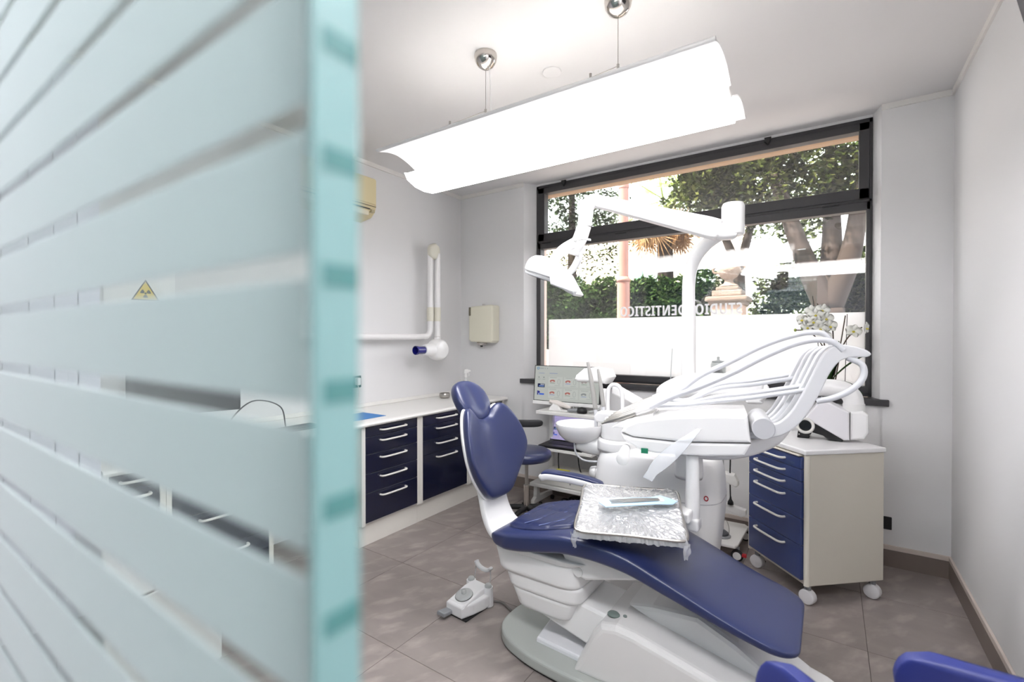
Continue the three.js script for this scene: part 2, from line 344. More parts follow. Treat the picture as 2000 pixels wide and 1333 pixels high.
// tall fluted cupboard at the left end, seen only through the glass
{
  const c = thing('tall_cupboard', 'tall white cupboard with narrow vertical panels behind the frosted glass', 'cupboard');
  part(c, 'carcass', bx(XL + 0.001, -2.62, 0, 2.6, -0.688, -0.17), whiteMatt);
  for (let i = 0; i < 7; i++) part(c, 'panel', bx(-2.62, -2.604, 0.02, 2.58, -0.686 + i * 0.073, -0.686 + i * 0.073 + 0.070, 0.003), mat(0xdcdce6, 0.45));
  for (const y of [1.05]) part(c, 'pull', bx(-2.604, -2.585, y, y + 0.25, -0.335, -0.32, 0.005), steelDull);
}
{
  const c = thing('waste_unit', 'low white square waste bin unit on the floor behind the frosted glass', 'bin');
  part(c, 'body', bx(-2.585, -2.27, 0.001, 0.412, -1.02, -0.60, 0.008), whiteMatt);
  part(c, 'lid', bx(-2.59, -2.265, 0.416, 0.655, -0.77, -0.595, 0.012), white);
}
// ---------------------------------------------------------------- things on and above the worktop
solo('steel_bowl', lathe([[0, 0.002], [0.04, 0.002], [0.05, 0.012], [0.053, 0.032], [0.047, 0.048], [0.044, 0.048], [0.049, 0.032], [0.046, 0.014], [0.038, 0.006], [0, 0.006]]).translate(-3.05, 0.868, -3.365), steel, 'small round brushed steel bowl on the white worktop', 'bowl');
{
  const b = thing('spray_bottle', 'white plastic spray bottle on the worktop behind the headrest', 'bottle', [-2.95, 0.8685, -3.56], 0.6);
  part(b, 'body', lathe([[0, 0], [0.036, 0], [0.039, 0.006], [0.039, 0.12], [0.034, 0.145], [0.02, 0.165], [0.014, 0.178], [0.014, 0.19], [0, 0.19]]), mat(0xf0f2f0, 0.3, { transmission: 0.3, thickness: 0 }));
  part(b, 'cap', lathe([[0, 0.185], [0.017, 0.185], [0.017, 0.205], [0.012, 0.215], [0.008, 0.23], [0, 0.23]]), whiteMatt);
  part(b, 'trigger_head', ext([[-0.02, 0.225], [0.012, 0.225], [0.03, 0.24], [0.045, 0.245], [0.045, 0.258], [0.01, 0.27], [-0.015, 0.265]], 0.02, 0.004).translate(0, 0, -0.01), whiteMatt);
  part(b, 'trigger', tube([[0.02, 0.24, 0], [0.03, 0.22, 0], [0.028, 0.2, 0]], 0.004, 10, 8), whiteMatt);
  part(b, 'sticker', new THREE.CylinderGeometry(0.0394, 0.0394, 0.075, 24, 1, true, 0, 2.2).translate(0, 0.07, 0), new THREE.MeshStandardMaterial({ map: canvas(128, 128, (c) => { c.fillStyle = '#dfe9e6'; c.fillRect(0, 0, 128, 128); c.fillStyle = '#3f7f78'; c.fillRect(0, 0, 16, 128); c.fillStyle = '#8aa'; for (let i = 0; i < 6; i++) c.fillRect(34, 24 + i * 15, 70 - (i % 3) * 14, 5); }), roughness: 0.5, side: THREE.DoubleSide }));
}
solo('blue_paper', bx(-2.98, -2.72, 0.8682, 0.8705, -2.36, -2.06, 0.001), mat(0x3f7fc0, 0.7), 'sheet of blue tray paper on the worktop beside the glass edge', 'paper');
{
  const s = thing('wall_socket', 'black wall socket plate above the worktop with a white plug', 'socket', [XL, 1.085, -2.41], Math.PI / 2);
  part(s, 'plate', bx(-0.11, 0.11, -0.048, 0.048, 0.001, 0.012, 0.004), black);
  part(s, 'insert', bx(-0.09, 0.02, -0.028, 0.028, 0.012, 0.016, 0.003), blackSoft);
}
{
  const s = thing('charger', 'white charger plugged into the black socket, its cable dropping to the worktop', 'charger');
  part(s, 'plug', bx(XL + 0.018, XL + 0.06, 1.06, 1.12, -2.482, -2.445, 0.008), white);
  part(s, 'cable', tube([[XL + 0.04, 1.062, -2.463], [XL + 0.05, 1.0, -2.465], [XL + 0.09, 0.93, -2.42], [XL + 0.12, 0.878, -2.36], [XL + 0.18, 0.873, -2.42]], 0.003, 40, 6), whiteMatt);
}
{
  const a = thing('air_conditioner', 'beige wall-mounted air conditioner high on the left wall', 'air conditioner');
  const z0 = -2.53, z1 = -1.75;
  const pr = [[0, 0], [0.13, 0.02], [0.175, 0.06], [0.19, 0.10], [0.192, 0.31], [0.18, 0.325], [0, 0.325]];
  part(a, 'housing', ext(pr, z1 - z0, 0.006).translate(XL + 0.001, 2.395, z0), beige);
  part(a, 'front_panel', bx(XL + 0.191, XL + 0.198, 2.51, 2.71, z0 + 0.01, z1 - 0.01, 0.003), mat(0xddcfa4, 0.4));
  const lv = part(a, 'louver', bx(XL + 0.16, XL + 0.186, 2.418, 2.455, z0 + 0.07, z1 - 0.06, 0.004), mat(0xe6dec6, 0.4)); 
  part(lv, 'slot', bx(XL + 0.15, XL + 0.1925, 2.466, 2.472, z0 + 0.06, z1 - 0.05), black);
  part(a, 'grille_line', bx(XL + 0.19, XL + 0.1985, 2.492, 2.495, z0 + 0.008, z1 - 0.008), mat(0x7c735a, 0.6));
  part(a, 'sensor_window', bx(XL + 0.16, XL + 0.194, 2.445, 2.47, z0 + 0.015, z0 + 0.05, 0.004), mat(0xb9ad8d, 0.4));
}
{
  const d = thing('towel_dispenser', 'cream plastic paper dispenser on the wall left of the window', 'dispenser');
  const b = part(d, 'body', ext([[0, 0.03], [0.02, 0.008], [0.21, 0], [0.225, 0.02], [0.228, 0.36], [0.21, 0.372], [0.02, 0.362], [0, 0.345]], 0.125, 0.014).scale(1.32, 1, 1).translate(-3.01, 1.395, ZW + 0.001), mat(0xe3dfcc, 0.3, { clearcoat: 0.4 }));
  part(d, 'level_window', bx(-3.005, -2.98, 1.665, 1.75, ZW + 0.122, ZW + 0.129, 0.003), mat(0x6d6652, 0.3));
  part(d, 'lock', cyl([-2.86, 1.763, ZW + 0.07], [-2.86, 1.782, ZW + 0.07], 0.012), steel);
  part(d, 'outlet', lathe([[0, 0], [0.055, 0], [0.05, -0.022], [0.035, -0.034], [0, -0.036]]).translate(-2.89, 1.402, ZW + 0.06), chrome);
  part(d, 'spout', bx(-2.905, -2.885, 1.352, 1.37, ZW + 0.05, ZW + 0.07, 0.003), black);
}
{
  const x = thing('x_ray_unit', 'wall-mounted dental x-ray unit with white folded arm and dark blue cone', 'x-ray unit');
  const ax = XL + 0.11, m = mat(0xeeeceb, 0.35);
  part(x, 'wall_plate', bx(XL + 0.001, XL + 0.03, 1.33, 1.6, -1.98, -1.80, 0.01), m);
  part(x, 'bracket', cyl([XL + 0.03, 1.455, -1.89], [ax, 1.455, -1.89], 0.035), m);
  part(x, 'horizontal_arm', tube([[ax, 1.455, -1.88], [ax, 1.455, -2.5], [ax, 1.455, -3.12], [ax, 1.463, -3.19], [ax, 1.50, -3.222], [ax, 1.56, -3.228]], 0.026, 60, 16), m);
  part(x, 'lower_tube', cyl([ax, 1.54, -3.228], [ax, 2.24, -3.228], 0.026), m);
  part(x, 'upper_tube', cyl([ax + 0.03, 1.42, -3.292], [ax + 0.03, 2.24, -3.292], 0.028), m);
  for (const [z, o] of [[-3.228, 0], [-3.292, 0.03]]) part(x, 'sleeve', cyl([ax + o, 1.60, z], [ax + o, 1.73, z], 0.0325), cream);
  part(x, 'elbow_cap', loft([-1, -0.92, -0.7, 0, 0.7, 0.92, 1].map((t) => ring(V(ax + 0.015, 2.255, -3.26 - t * 0.066), X, Y, 0.045 * Math.sqrt(1.02 - t * t * 0.9), 0.078 * Math.sqrt(1.02 - t * t * 0.9), 3, 20))), cream);
  part(x, 'head', lathe([[0, -0.075], [0.06, -0.072], [0.083, -0.05], [0.088, 0], [0.085, 0.045], [0.065, 0.068], [0, 0.072]]).scale(1.12, 1, 1.12).rotateZ(Math.PI / 2).translate(ax + 0.12, 1.335, -3.2), white);
  part(x, 'yoke', taper([[ax + 0.03, 1.45, -3.292], [ax + 0.05, 1.39, -3.275], [ax + 0.10, 1.35, -3.24]], [0.03, 0.034, 0.04], 12), m);
  part(x, 'head_neck', cyl([ax + 0.12, 1.335, -3.13], [ax + 0.12, 1.335, -3.02], 0.066, 0.046), white);
  part(x, 'collimator', lathe([[0.033, 0], [0.036, 0], [0.036, 0.085], [0.04, 0.092], [0.04, 0.11], [0.034, 0.11], [0.034, 0.02], [0, 0.02]]).rotateX(Math.PI / 2).translate(ax + 0.12, 1.335, -3.03), mat(0x1d1f78, 0.12, { clearcoat: 1 }), 'dark blue glossy cone');
}
// things behind the frosted glass on the left worktop
{
  const s = thing('warning_sign', 'white wall sign with a yellow radiation warning triangle behind the glass', 'sign');
  part(s, 'board', bx(XL + 0.001, XL + 0.01, 1.55, 1.95, -1.19, -0.86), mat(0xf0f0ee, 0.5));
  part(s, 'print', new THREE.PlaneGeometry(0.14, 0.125).rotateY(Math.PI / 2).translate(XL + 0.0115, 1.717, -1.045), new THREE.MeshStandardMaterial({ roughness: 0.5, map: canvas(256, 228, (c) => {
    c.fillStyle = '#f0f0ee'; c.fillRect(0, 0, 256, 228); c.fillStyle = '#222'; c.beginPath(); c.moveTo(128, 6); c.lineTo(250, 222); c.lineTo(6, 222); c.fill();
    c.fillStyle = '#e6c83c'; c.beginPath(); c.moveTo(128, 28); c.lineTo(232, 212); c.lineTo(24, 212); c.fill(); c.fillStyle = '#222';
    for (let i = 0; i < 3; i++) { c.beginPath(); c.moveTo(128, 150); c.arc(128, 150, 46, (-0.17 + i * 0.667) * Math.PI - 0.5, (-0.17 + i * 0.667) * Math.PI + 0.54); c.fill(); }
    c.fillStyle = '#e6c83c'; c.beginPath(); c.arc(128, 150, 15, 0, 7); c.fill(); c.fillStyle = '#222'; c.beginPath(); c.arc(128, 150, 10, 0, 7); c.fill(); }) }));
}
{
  const m = thing('desk_monitor', 'black desk monitor standing on the worktop behind the frosted glass', 'monitor', [-2.93, 0.8685, -1.14], Math.PI / 2 - 0.25);
  part(m, 'panel', bx(-0.26, 0.26, 0.16, 0.47, -0.012, 0.016, 0.008), black);
  part(m, 'screen', bx(-0.25, 0.25, 0.175, 0.46, 0.0155, 0.0175), mat(0x4c4a4b, 0.15));
  part(m, 'stand', bx(-0.03, 0.03, 0.012, 0.2, -0.04, -0.012, 0.006), darkGrey);
  part(m, 'foot', bx(-0.11, 0.11, 0, 0.014, -0.1, 0.09, 0.006), darkGrey);
}
solo('desk_cable', tube([[-2.9, 0.872, -1.32], [-2.9, 0.97, -1.36], [-2.9, 1.055, -1.46], [-2.9, 1.06, -1.54], [-2.9, 1.0, -1.66], [-2.9, 0.872, -1.69]], 0.004, 40, 6), darkGrey, 'thin grey cable looping up above the worktop behind the glass', 'cable');
{
  const k = thing('keyboard', 'flat dark grey keyboard lying on the worktop behind the glass', 'keyboard', [-2.78, 0.8685, -1.62], Math.PI / 2);
  part(k, 'case', bx(-0.21, 0.21, 0, 0.014, -0.065, 0.065, 0.005), darkGrey);
  for (let r = 0; r < 4; r++) part(k, 'key_row', bx(-0.2, 0.2, 0.014, 0.019, -0.055 + r * 0.029, -0.055 + r * 0.029 + 0.024, 0.003), blackSoft);
}

// ---------------------------------------------------------------- dental chair (long axis along x, feet to the right)
const ZC = -1.97;
{
  const c = thing('dental_chair', 'dental patient chair with navy leather upholstery on a white base', 'dental chair', [0, 0, 0]);
  // seat and leg rest cushion
  const top = [[-1.32, 0.545], [-1.25, 0.575], [-1.16, 0.596], [-1.03, 0.622], [-0.907, 0.643], [-0.77, 0.646], [-0.64, 0.625], [-0.55, 0.593], [-0.426, 0.545], [-0.316, 0.500], [-0.213, 0.463], [-0.13, 0.440], [-0.07, 0.428]];
  const bot = [[-1.32, 0.505], [-1.25, 0.484], [-1.16, 0.486], [-1.03, 0.512], [-0.907, 0.538], [-0.77, 0.543], [-0.64, 0.531], [-0.55, 0.508], [-0.426, 0.472], [-0.316, 0.441], [-0.213, 0.416], [-0.13, 0.398], [-0.07, 0.388]];
  const rings = [], x0 = -1.315, x1 = -0.075, n = 72;
  for (let i = 0; i <= n; i++) {
    const t = 0.5 - 0.5 * Math.cos(Math.PI * i / n), x = x0 + (x1 - x0) * t, a = smoothT(top, x), b = smoothT(bot, x);
    const e0 = Math.max(0, Math.min(1, (x - x0) / 0.06)), e1 = Math.max(0, Math.min(1, (x1 - x) / 0.10)), hs = Math.sqrt(Math.max(0, 1 - (1 - e0) ** 2)) * 0.999 + 0.001, h1 = Math.sqrt(Math.max(0, 1 - (1 - e1) ** 2)) + 0.001;
    const w = lerpT([[-1.32, 0.225], [-1.2, 0.262], [-0.85, 0.265], [-0.5, 0.255], [-0.07, 0.232]], x)[0] * (0.80 + 0.20 * hs) * (0.62 + 0.38 * h1 ** 0.8), h = (a - b) / 2 * Math.min(hs, Math.max(0.02, h1 ** 0.7));
    const r = ring(V(x, (a + b) / 2, ZC), Z, Y, w, Math.max(h, 0.002), 4.2, 44);
    for (const p of r) { const u = (p.z - ZC) / w; if (p.y > (a + b) / 2) p.y -= 0.012 * (1 - u * u) * Math.min(hs, h1) * (x < -0.85 ? 1 : 0.3); }
    rings.push(r);
  }
  part(c, 'seat_cushion', loft(rings), leather);
  // backrest in its own tilted frame: origin at its lower end
  const B = V(-1.425, 0.625, ZC), S = V(-0.27, 0.963, 0).normalize(), Nn = V(0.963, 0.27, 0).normalize();
  const bp = (u, s, q) => B.clone().addScaledVector(S, s).addScaledVector(Nn, q).addScaledVector(Z, u);
  const pad = (hw, th, off, grow) => {
    const R2 = [], m = 48;
    for (let i = 0; i <= m; i++) {
      const f = -Math.cos(Math.PI * i / m), u = f * hw, au = Math.abs(u), k = 0.245;
      let tp = smoothT([[0, 0.402], [0.05, 0.416], [0.09, 0.452], [0.13, 0.472], [0.16, 0.458], [0.19, 0.42], [0.22, 0.358], [0.237, 0.302], [0.2445, 0.26], [0.246, 0.24]], au) + grow;
      let bt = smoothT([[0, -0.005], [0.06, -0.002], [0.10, 0.014], [0.14, 0.055], [0.17, 0.092], [0.21, 0.145], [0.235, 0.19], [0.2445, 0.22], [0.246, 0.236]], au) - grow;
      const e = Math.sqrt(Math.max(0, 1 - Math.abs(f) ** 3.2)), cs = (tp + bt) / 2, hs = Math.max(0.004, (tp - bt) / 2), ht = Math.max(0.002, th * (0.1 + 0.9 * e));
      const r = ring(V(cs, 0, 0), X, Y, hs, ht, 2.7, 40).map((p) => bp(u, p.x, p.y + off + 1.45 * u * u + 0.25 * (p.x - 0.23) ** 2));
      R2.push(r);
    }
    return loft(R2);
  };
  part(c, 'backrest', pad(0.246, 0.046, 0, 0), leather);
  part(c, 'back_shell', pad(0.247, 0.022, -0.028, 0.002), white, 'white plastic shell of the backrest');
  // head rest
  {
    const H0 = V(-1.605, 1.102, ZC), hS = V(-0.56, 0.829, 0), hN = V(0.829, 0.56, 0), rg = [], m = 28;
    for (let i = 0; i <= m; i++) {
      const f = -Math.cos(Math.PI * i / m), u = f * 0.122, e = Math.sqrt(Math.max(0, 1 - Math.abs(f) ** 2.4));
      rg.push(ring(V(0, 0, 0), X, Y, Math.max(0.003, 0.122 * e), Math.max(0.002, 0.05 * (0.15 + 0.85 * e)), 2.6, 32).map((p) => {
        const groove = p.y > 0 ? -0.012 * Math.exp(-((u / 0.035) ** 2)) * (1 - (p.x / 0.11) ** 2) : 0;
        return H0.clone().addScaledVector(hS, p.x).addScaledVector(hN, p.y + groove + 1.2 * u * u).addScaledVector(Z, u);
      }));
    }
    part(c, 'headrest', loft(rg), leather);
    part(c, 'headrest_bar', tube([bp(0, 0.30, -0.05), bp(0, 0.40, -0.05), [-1.60, 1.06, ZC], [-1.625, 1.11, ZC]], 0.014, 16, 10), steelDull);
  }
  // white spine joining backrest and seat
  {
    const pts = [[-1.525, 0.84], [-1.485, 0.73], [-1.455, 0.63], [-1.43, 0.55], [-1.385, 0.485], [-1.31, 0.455], [-1.22, 0.445]], cv = new THREE.CatmullRomCurve3(pts.map((p) => V(p[0], p[1], ZC))), rg = [];
    for (let i = 0; i <= 30; i++) { const t = i / 30, p = cv.getPoint(t), d = cv.getTangent(t), nn = V(-d.y, d.x, 0); rg.push(ring(p, Z, nn, 0.10 - 0.015 * Math.sin(t * 3.1) + 0.045 * t, 0.024, 4, 24)); }
    part(c, 'spine', loft(rg), white, 'white curved support between backrest and seat');
  }
  // far armrest: white body with a navy pad
  {
    const line = (dy) => [[-1.335, 0.662 + dy], [-1.31, 0.682 + dy], [-1.2, 0.692 + dy], [-1.08, 0.690 + dy], [-0.96, 0.678 + dy]];
    const sweep = (pts, hw, hh, e) => { const cv = new THREE.CatmullRomCurve3(pts.map((p) => V(p[0], p[1], -2.27))), rg = []; for (let i = 0; i <= 30; i++) { const t = i / 30, p = cv.getPoint(t), d = cv.getTangent(t), k = Math.sqrt(Math.max(0, 1 - Math.abs(2 * t - 1) ** 8)) * 0.98 + 0.02; rg.push(ring(p, Z, V(-d.y, d.x, 0), hw * k, hh * k, e, 20)); } return loft(rg); };
    part(c, 'armrest', sweep(line(-0.004), 0.036, 0.022, 3.2), white);
    part(c, 'armrest_pad', sweep(line(0.012).map((p, i) => [p[0] + (i ? 0 : 0.015), p[1]]), 0.032, 0.014, 3), leather);
    part(c, 'armrest_bracket', taper([[-0.98, 0.668, -2.27], [-0.95, 0.62, -2.265], [-0.93, 0.52, -2.23], [-0.94, 0.45, -2.15]], [0.022, 0.026, 0.03, 0.03], 20), white);
  }
  // loose quilted seat pad
  {
    const g = new THREE.PlaneGeometry(2, 2, 40, 40), p = g.attributes.position;
    for (let i = 0; i < p.count; i++) {
      const a = p.getX(i), b = p.getY(i), rad = Math.max(Math.abs(a), Math.abs(b));
      const ra = a * Math.sqrt(1 - b * b * 0.36), rb = b * Math.sqrt(1 - a * a * 0.36);
      const x = -1.055 + ra * 0.20 - rb * 0.02, z = ZC + rb * 0.215;
      const dip = (v, w) => Math.exp(-(((((v + 9.5) % 1) - 0.5) / w) ** 2)), q = Math.max(0, 1 - 0.55 * dip(ra * 1.6 + rb * 0.5, 0.06) - 0.55 * dip(rb * 1.1 - ra * 0.35, 0.05));
      const edge = Math.sqrt(Math.max(0, 1 - rad ** 6)), base = smoothT(top, Math.max(-1.29, Math.min(-0.5, x)));
      p.setXYZ(i, x, base - 0.008 + edge * (0.010 + 0.010 * q), z);
    }
    g.computeVertexNormals();
    part(c, 'quilted_pad', g, mat(0x232b50, 0.36, { side: THREE.DoubleSide }), 'stitched navy cover on the seat');
  }
  for (const st of [[[-1.2, -0.6], [-0.99, -2.16]], [[-1.14, -1.79], [-0.9, -2.12]], [[-1.05, -1.765], [-0.88, -1.95]], [[-1.23, -1.93], [-0.9, -1.83]], [[-1.2, -2.08], [-0.87, -1.99]]].slice(1)) {
    const pts = []; for (let i = 0; i <= 10; i++) { const t = i / 10, x = st[0][0] + (st[1][0] - st[0][0]) * t, z = st[0][1] + (st[1][1] - st[0][1]) * t; pts.push([x, smoothT(top, x) + 0.0085, z]); }
    part(c, 'stitching', tube(pts, 0.0016, 30, 5), mat(0x6f7aa8, 0.6));
  }
  // white shroud below the seat, in tiers
  const tier = (x0, x1, y0, y1, h0, h1, s0, s1) => { const rg = []; for (let i = 0; i <= 8; i++) { const t = i / 8, y = y0 + (y1 - y0) * t, k = (i === 0 || i === 8) ? 0.965 : 1, L = x0[0] + (x0[1] - x0[0]) * t, Rr = x1[0] + (x1[1] - x1[0]) * t, hw = h0 + (h1 - h0) * t; rg.push(ring(V((L + Rr) / 2, y, ZC), X, Z, (Rr - L) / 2 * k, hw * k, 6, 40)); } return loft(rg); };
  part(c, 'shroud_tier', tier([-1.28, -1.325], [-0.88, -0.80], 0.468, 0.50, 0.2, 0.205), white);
  part(c, 'shroud_tier', tier([-1.30, -1.33], [-0.87, -0.86], 0.365, 0.475, 0.19, 0.195), white);
  part(c, 'shroud_tier', tier([-1.25, -1.275], [-0.875, -0.865], 0.295, 0.372, 0.175, 0.18), white);
  part(c, 'shroud_tier', tier([-1.205, -1.245], [-0.93, -0.89], 0.205, 0.30, 0.155, 0.17), white);
  part(c, 'thigh_bracket', ext([[-0.96, 0.528], [-0.9, 0.445], [-0.84, 0.432], [-0.60, 0.500], [-0.52, 0.502], [-0.55, 0.525], [-0.66, 0.54]], 0.36, 0.012).translate(0, 0, ZC - 0.18), white);
  part(c, 'pivot_cap', cyl([-0.872, 0.462, ZC + 0.178], [-0.872, 0.462, ZC + 0.186], 0.02), whiteMatt);
  // lift arm, pedestal and base plate
  part(c, 'lift_arm', ext([[-1.16, 0.26], [-1.13, 0.195], [-0.85, 0.125], [-0.66, 0.12], [-0.62, 0.26], [-0.90, 0.30]], 0.25, 0.012).translate(0, 0, ZC - 0.125), white);
  part(c, 'pedestal', ext([[-0.89, 0.05], [-0.86, 0.12], [-0.80, 0.245], [-0.765, 0.29], [-0.70, 0.304], [-0.62, 0.298], [-0.40, 0.25], [-0.2, 0.205], [0.0, 0.15], [0.1, 0.10], [0.12, 0.05]], 0.42, 0.03, false, 4).translate(0, 0, ZC - 0.21), mat(0xe6e4e2, 0.3, { clearcoat: 0.3 }));
  part(c, 'leg_cover', ext([[-0.70, 0.32], [-0.60, 0.345], [-0.42, 0.36], [-0.28, 0.30], [0.0, 0.13], [-0.3, 0.17]], 0.26, 0.02).translate(0, 0, ZC - 0.2), white);
  const knob = part(c, 'release_knob', lathe([[0, 0.012], [0.02, 0.012], [0.026, 0.006], [0.027, 0], [0, 0]]).scale(1, 1, 0.75).translate(-0.735, 0.299, ZC + 0.13), mat(0x76837e, 0.4), 'grey release knob');
  part(knob, 'stud', cyl([-0.69, 0.298, ZC + 0.12], [-0.69, 0.307, ZC + 0.12], 0.008), mat(0x7f8a86, 0.4));
  const base = (s, y0, y1, m, n) => part(c, n, ext([[-1.335, 0], [-1.32, 0.10], [-1.26, 0.175], [-1.12, 0.23], [-0.9, 0.255], [-0.4, 0.258], [0.05, 0.24], [0.14, 0.18], [0.16, 0], [0.14, -0.18], [0.05, -0.24], [-0.4, -0.258], [-0.9, -0.255], [-1.12, -0.23], [-1.26, -0.175], [-1.32, -0.10]].map(([a, b]) => [-0.6 + (a + 0.6) * s, b * s]), y1 - y0, Math.min(0.012, (y1 - y0) / 3), 96, 3).rotateX(-Math.PI / 2).translate(0, y0, ZC), m);
  base(1, 0.008, 0.062, mat(0xb3b7b2, 0.45), 'base_plate'); base(0.975, 0.0005, 0.012, black, 'rubber_edge');
  part(c, 'base_tray', ext([[-1.13, 0.10], [-1.10, -0.14], [-0.82, -0.16], [-0.80, 0.19], [-0.93, 0.185]], 0.03, 0.008).rotateX(-Math.PI / 2).translate(0, 0.055, ZC), mat(0xe9e9ec, 0.3));
}

// ---------------------------------------------------------------- cuspidor unit behind the chair
{
  const u = thing('cuspidor_unit', 'white dental unit column with rinse bowl behind the chair', 'dental unit');
  const rg = [];
  for (const [y, xa, xb, zh] of [[0.002, -1.06, -0.53, 0.16], [0.03, -1.08, -0.51, 0.17], [0.25, -1.11, -0.485, 0.185], [0.45, -1.13, -0.46, 0.195], [0.60, -1.135, -0.445, 0.2], [0.615, -1.13, -0.45, 0.198], [0.625, -1.135, -0.445, 0.2], [0.74, -1.12, -0.455, 0.195], [0.80, -1.10, -0.47, 0.18], [0.825, -1.06, -0.50, 0.15], [0.832, -0.98, -0.58, 0.1]]) rg.push(ring(V((xa + xb) / 2, y, -2.63), X, Z, (xb - xa) / 2, zh, 3.6, 44));
  part(u, 'body', loft(rg), white);
  part(u, 'collar', lathe([[0, 0.80], [0.128, 0.80], [0.13, 0.815], [0.128, 0.85], [0.118, 0.868], [0, 0.868]]).translate(-1.005, 0, -2.6), white);
  part(u, 'neck', lathe([[0, 0.866], [0.104, 0.866], [0.104, 0.873], [0.1075, 0.878], [0.1, 0.985], [0.094, 0.995], [0, 0.998]]).translate(-1.005, 0, -2.6), white);
  part(u, 'spout_block', ext([[-0.075, 0], [-0.06, -0.03], [-0.02, -0.035], [0.06, 0.0], [0.09, 0.012], [0.09, 0.03], [-0.05, 0.03]], 0.1, 0.01).translate(-1.06, 0.99, -2.62), white);
  part(u, 'rinse_bowl', lathe([[0, 0.822], [0.05, 0.824], [0.09, 0.838], [0.122, 0.868], [0.139, 0.905], [0.144, 0.934], [0.140, 0.937], [0.134, 0.912], [0.117, 0.875], [0.085, 0.845], [0.04, 0.836], [0, 0.84]], 44).translate(-1.235, 0, -2.55), mat(0xf4f3f2, 0.12, { clearcoat: 0.6 }), 'glossy white rinse bowl');
  part(u, 'bowl_bracket', taper([[-1.235, 0.838, -2.55], [-1.18, 0.815, -2.56], [-1.1, 0.81, -2.58], [-1.02, 0.83, -2.6]], [0.06, 0.055, 0.05, 0.05], 16), white);
  part(u, 'drain_hose', tube([[-1.245, 0.83, -2.5], [-1.235, 0.77, -2.5], [-1.19, 0.735, -2.5], [-1.12, 0.73, -2.52], [-1.07, 0.73, -2.56]], 0.006, 30, 8), hoseM);
  part(u, 'cup_filler', tube([[-1.085, 0.99, -2.62], [-1.086, 1.10, -2.62], [-1.08, 1.145, -2.62], [-1.055, 1.17, -2.62], [-1.02, 1.165, -2.62], [-1.0, 1.13, -2.62], [-0.995, 1.05, -2.62], [-0.99, 0.99, -2.62]], 0.012, 60, 12), white);
  part(u, 'assistant_arm', ext([[-0.13, 0.045], [0.12, -0.06], [0.12, -0.025], [-0.13, 0.10]], 0.09, 0.01).translate(-0.97, 1.06, -2.80), white);
  part(u, 'assistant_post', taper([[-1.15, 0.70, -2.72], [-1.16, 0.95, -2.72], [-1.15, 1.13, -2.74]], [0.02, 0.018, 0.018], 12), white);
  for (const [x, y, tx, ty, sc] of [[-1.155, 1.02, -1.206, 1.30, 1], [-1.105, 1.04, -1.14, 1.262, 0.85]]) {
    const h = part(u, 'suction_handpiece', taper([[x, y, -2.6], [x + (tx - x) * 0.45, y + (ty - y) * 0.5, -2.6], [x + (tx - x) * 0.7, y + (ty - y) * 0.74, -2.6], [tx, ty, -2.6]], [0.014 * sc, 0.015 * sc, 0.013 * sc, 0.0085 * sc], 24), mat(0xaeaca8, 0.4));
    part(h, 'hose', tube([[x, y, -2.6], [x + 0.005, y - 0.12, -2.6], [x, y - 0.25, -2.62], [x + 0.04, y - 0.33, -2.62]], 0.011, 30, 10), hoseM);
  }
  part(u, 'side_knob', lathe([[0, 0], [0.03, 0], [0.035, 0.015], [0.03, 0.04], [0, 0.045]]).rotateZ(Math.PI / 2).translate(-1.12, 0.66, -2.55), white);
  const logo = part(u, 'emblem', new THREE.TorusGeometry(0.009, 0.0025, 8, 16).scale(1, 1.2, 1).translate(-0.5, 0.655, -2.446), red, 'small red emblem'); logo.rotation.set(0, 0, 0);
  part(u, 'body_seam', tube(rg[5].map((p) => V(-0.79 + (p.x + 0.79) * 1.004, p.y, -2.63 + (p.z + 2.63) * 1.004)), 0.0022, 90, 6, true), mat(0xbdbbbd, 0.6));
}
solo('paper_dispenser', ext([[-0.122, 0.012], [-0.112, 0.04], [-0.06, 0.082], [0.0, 0.092], [0.095, 0.08], [0.118, 0.035], [0.09, -0.008], [0.0, -0.002], [-0.1, -0.004]], 0.13, 0.02, false, 4).translate(-1.232, 1.168, -2.84), mat(0xf2f1ef, 0.5, {}), 'white plastic-wrapped tissue box above the rinse bowl', 'tissue box');
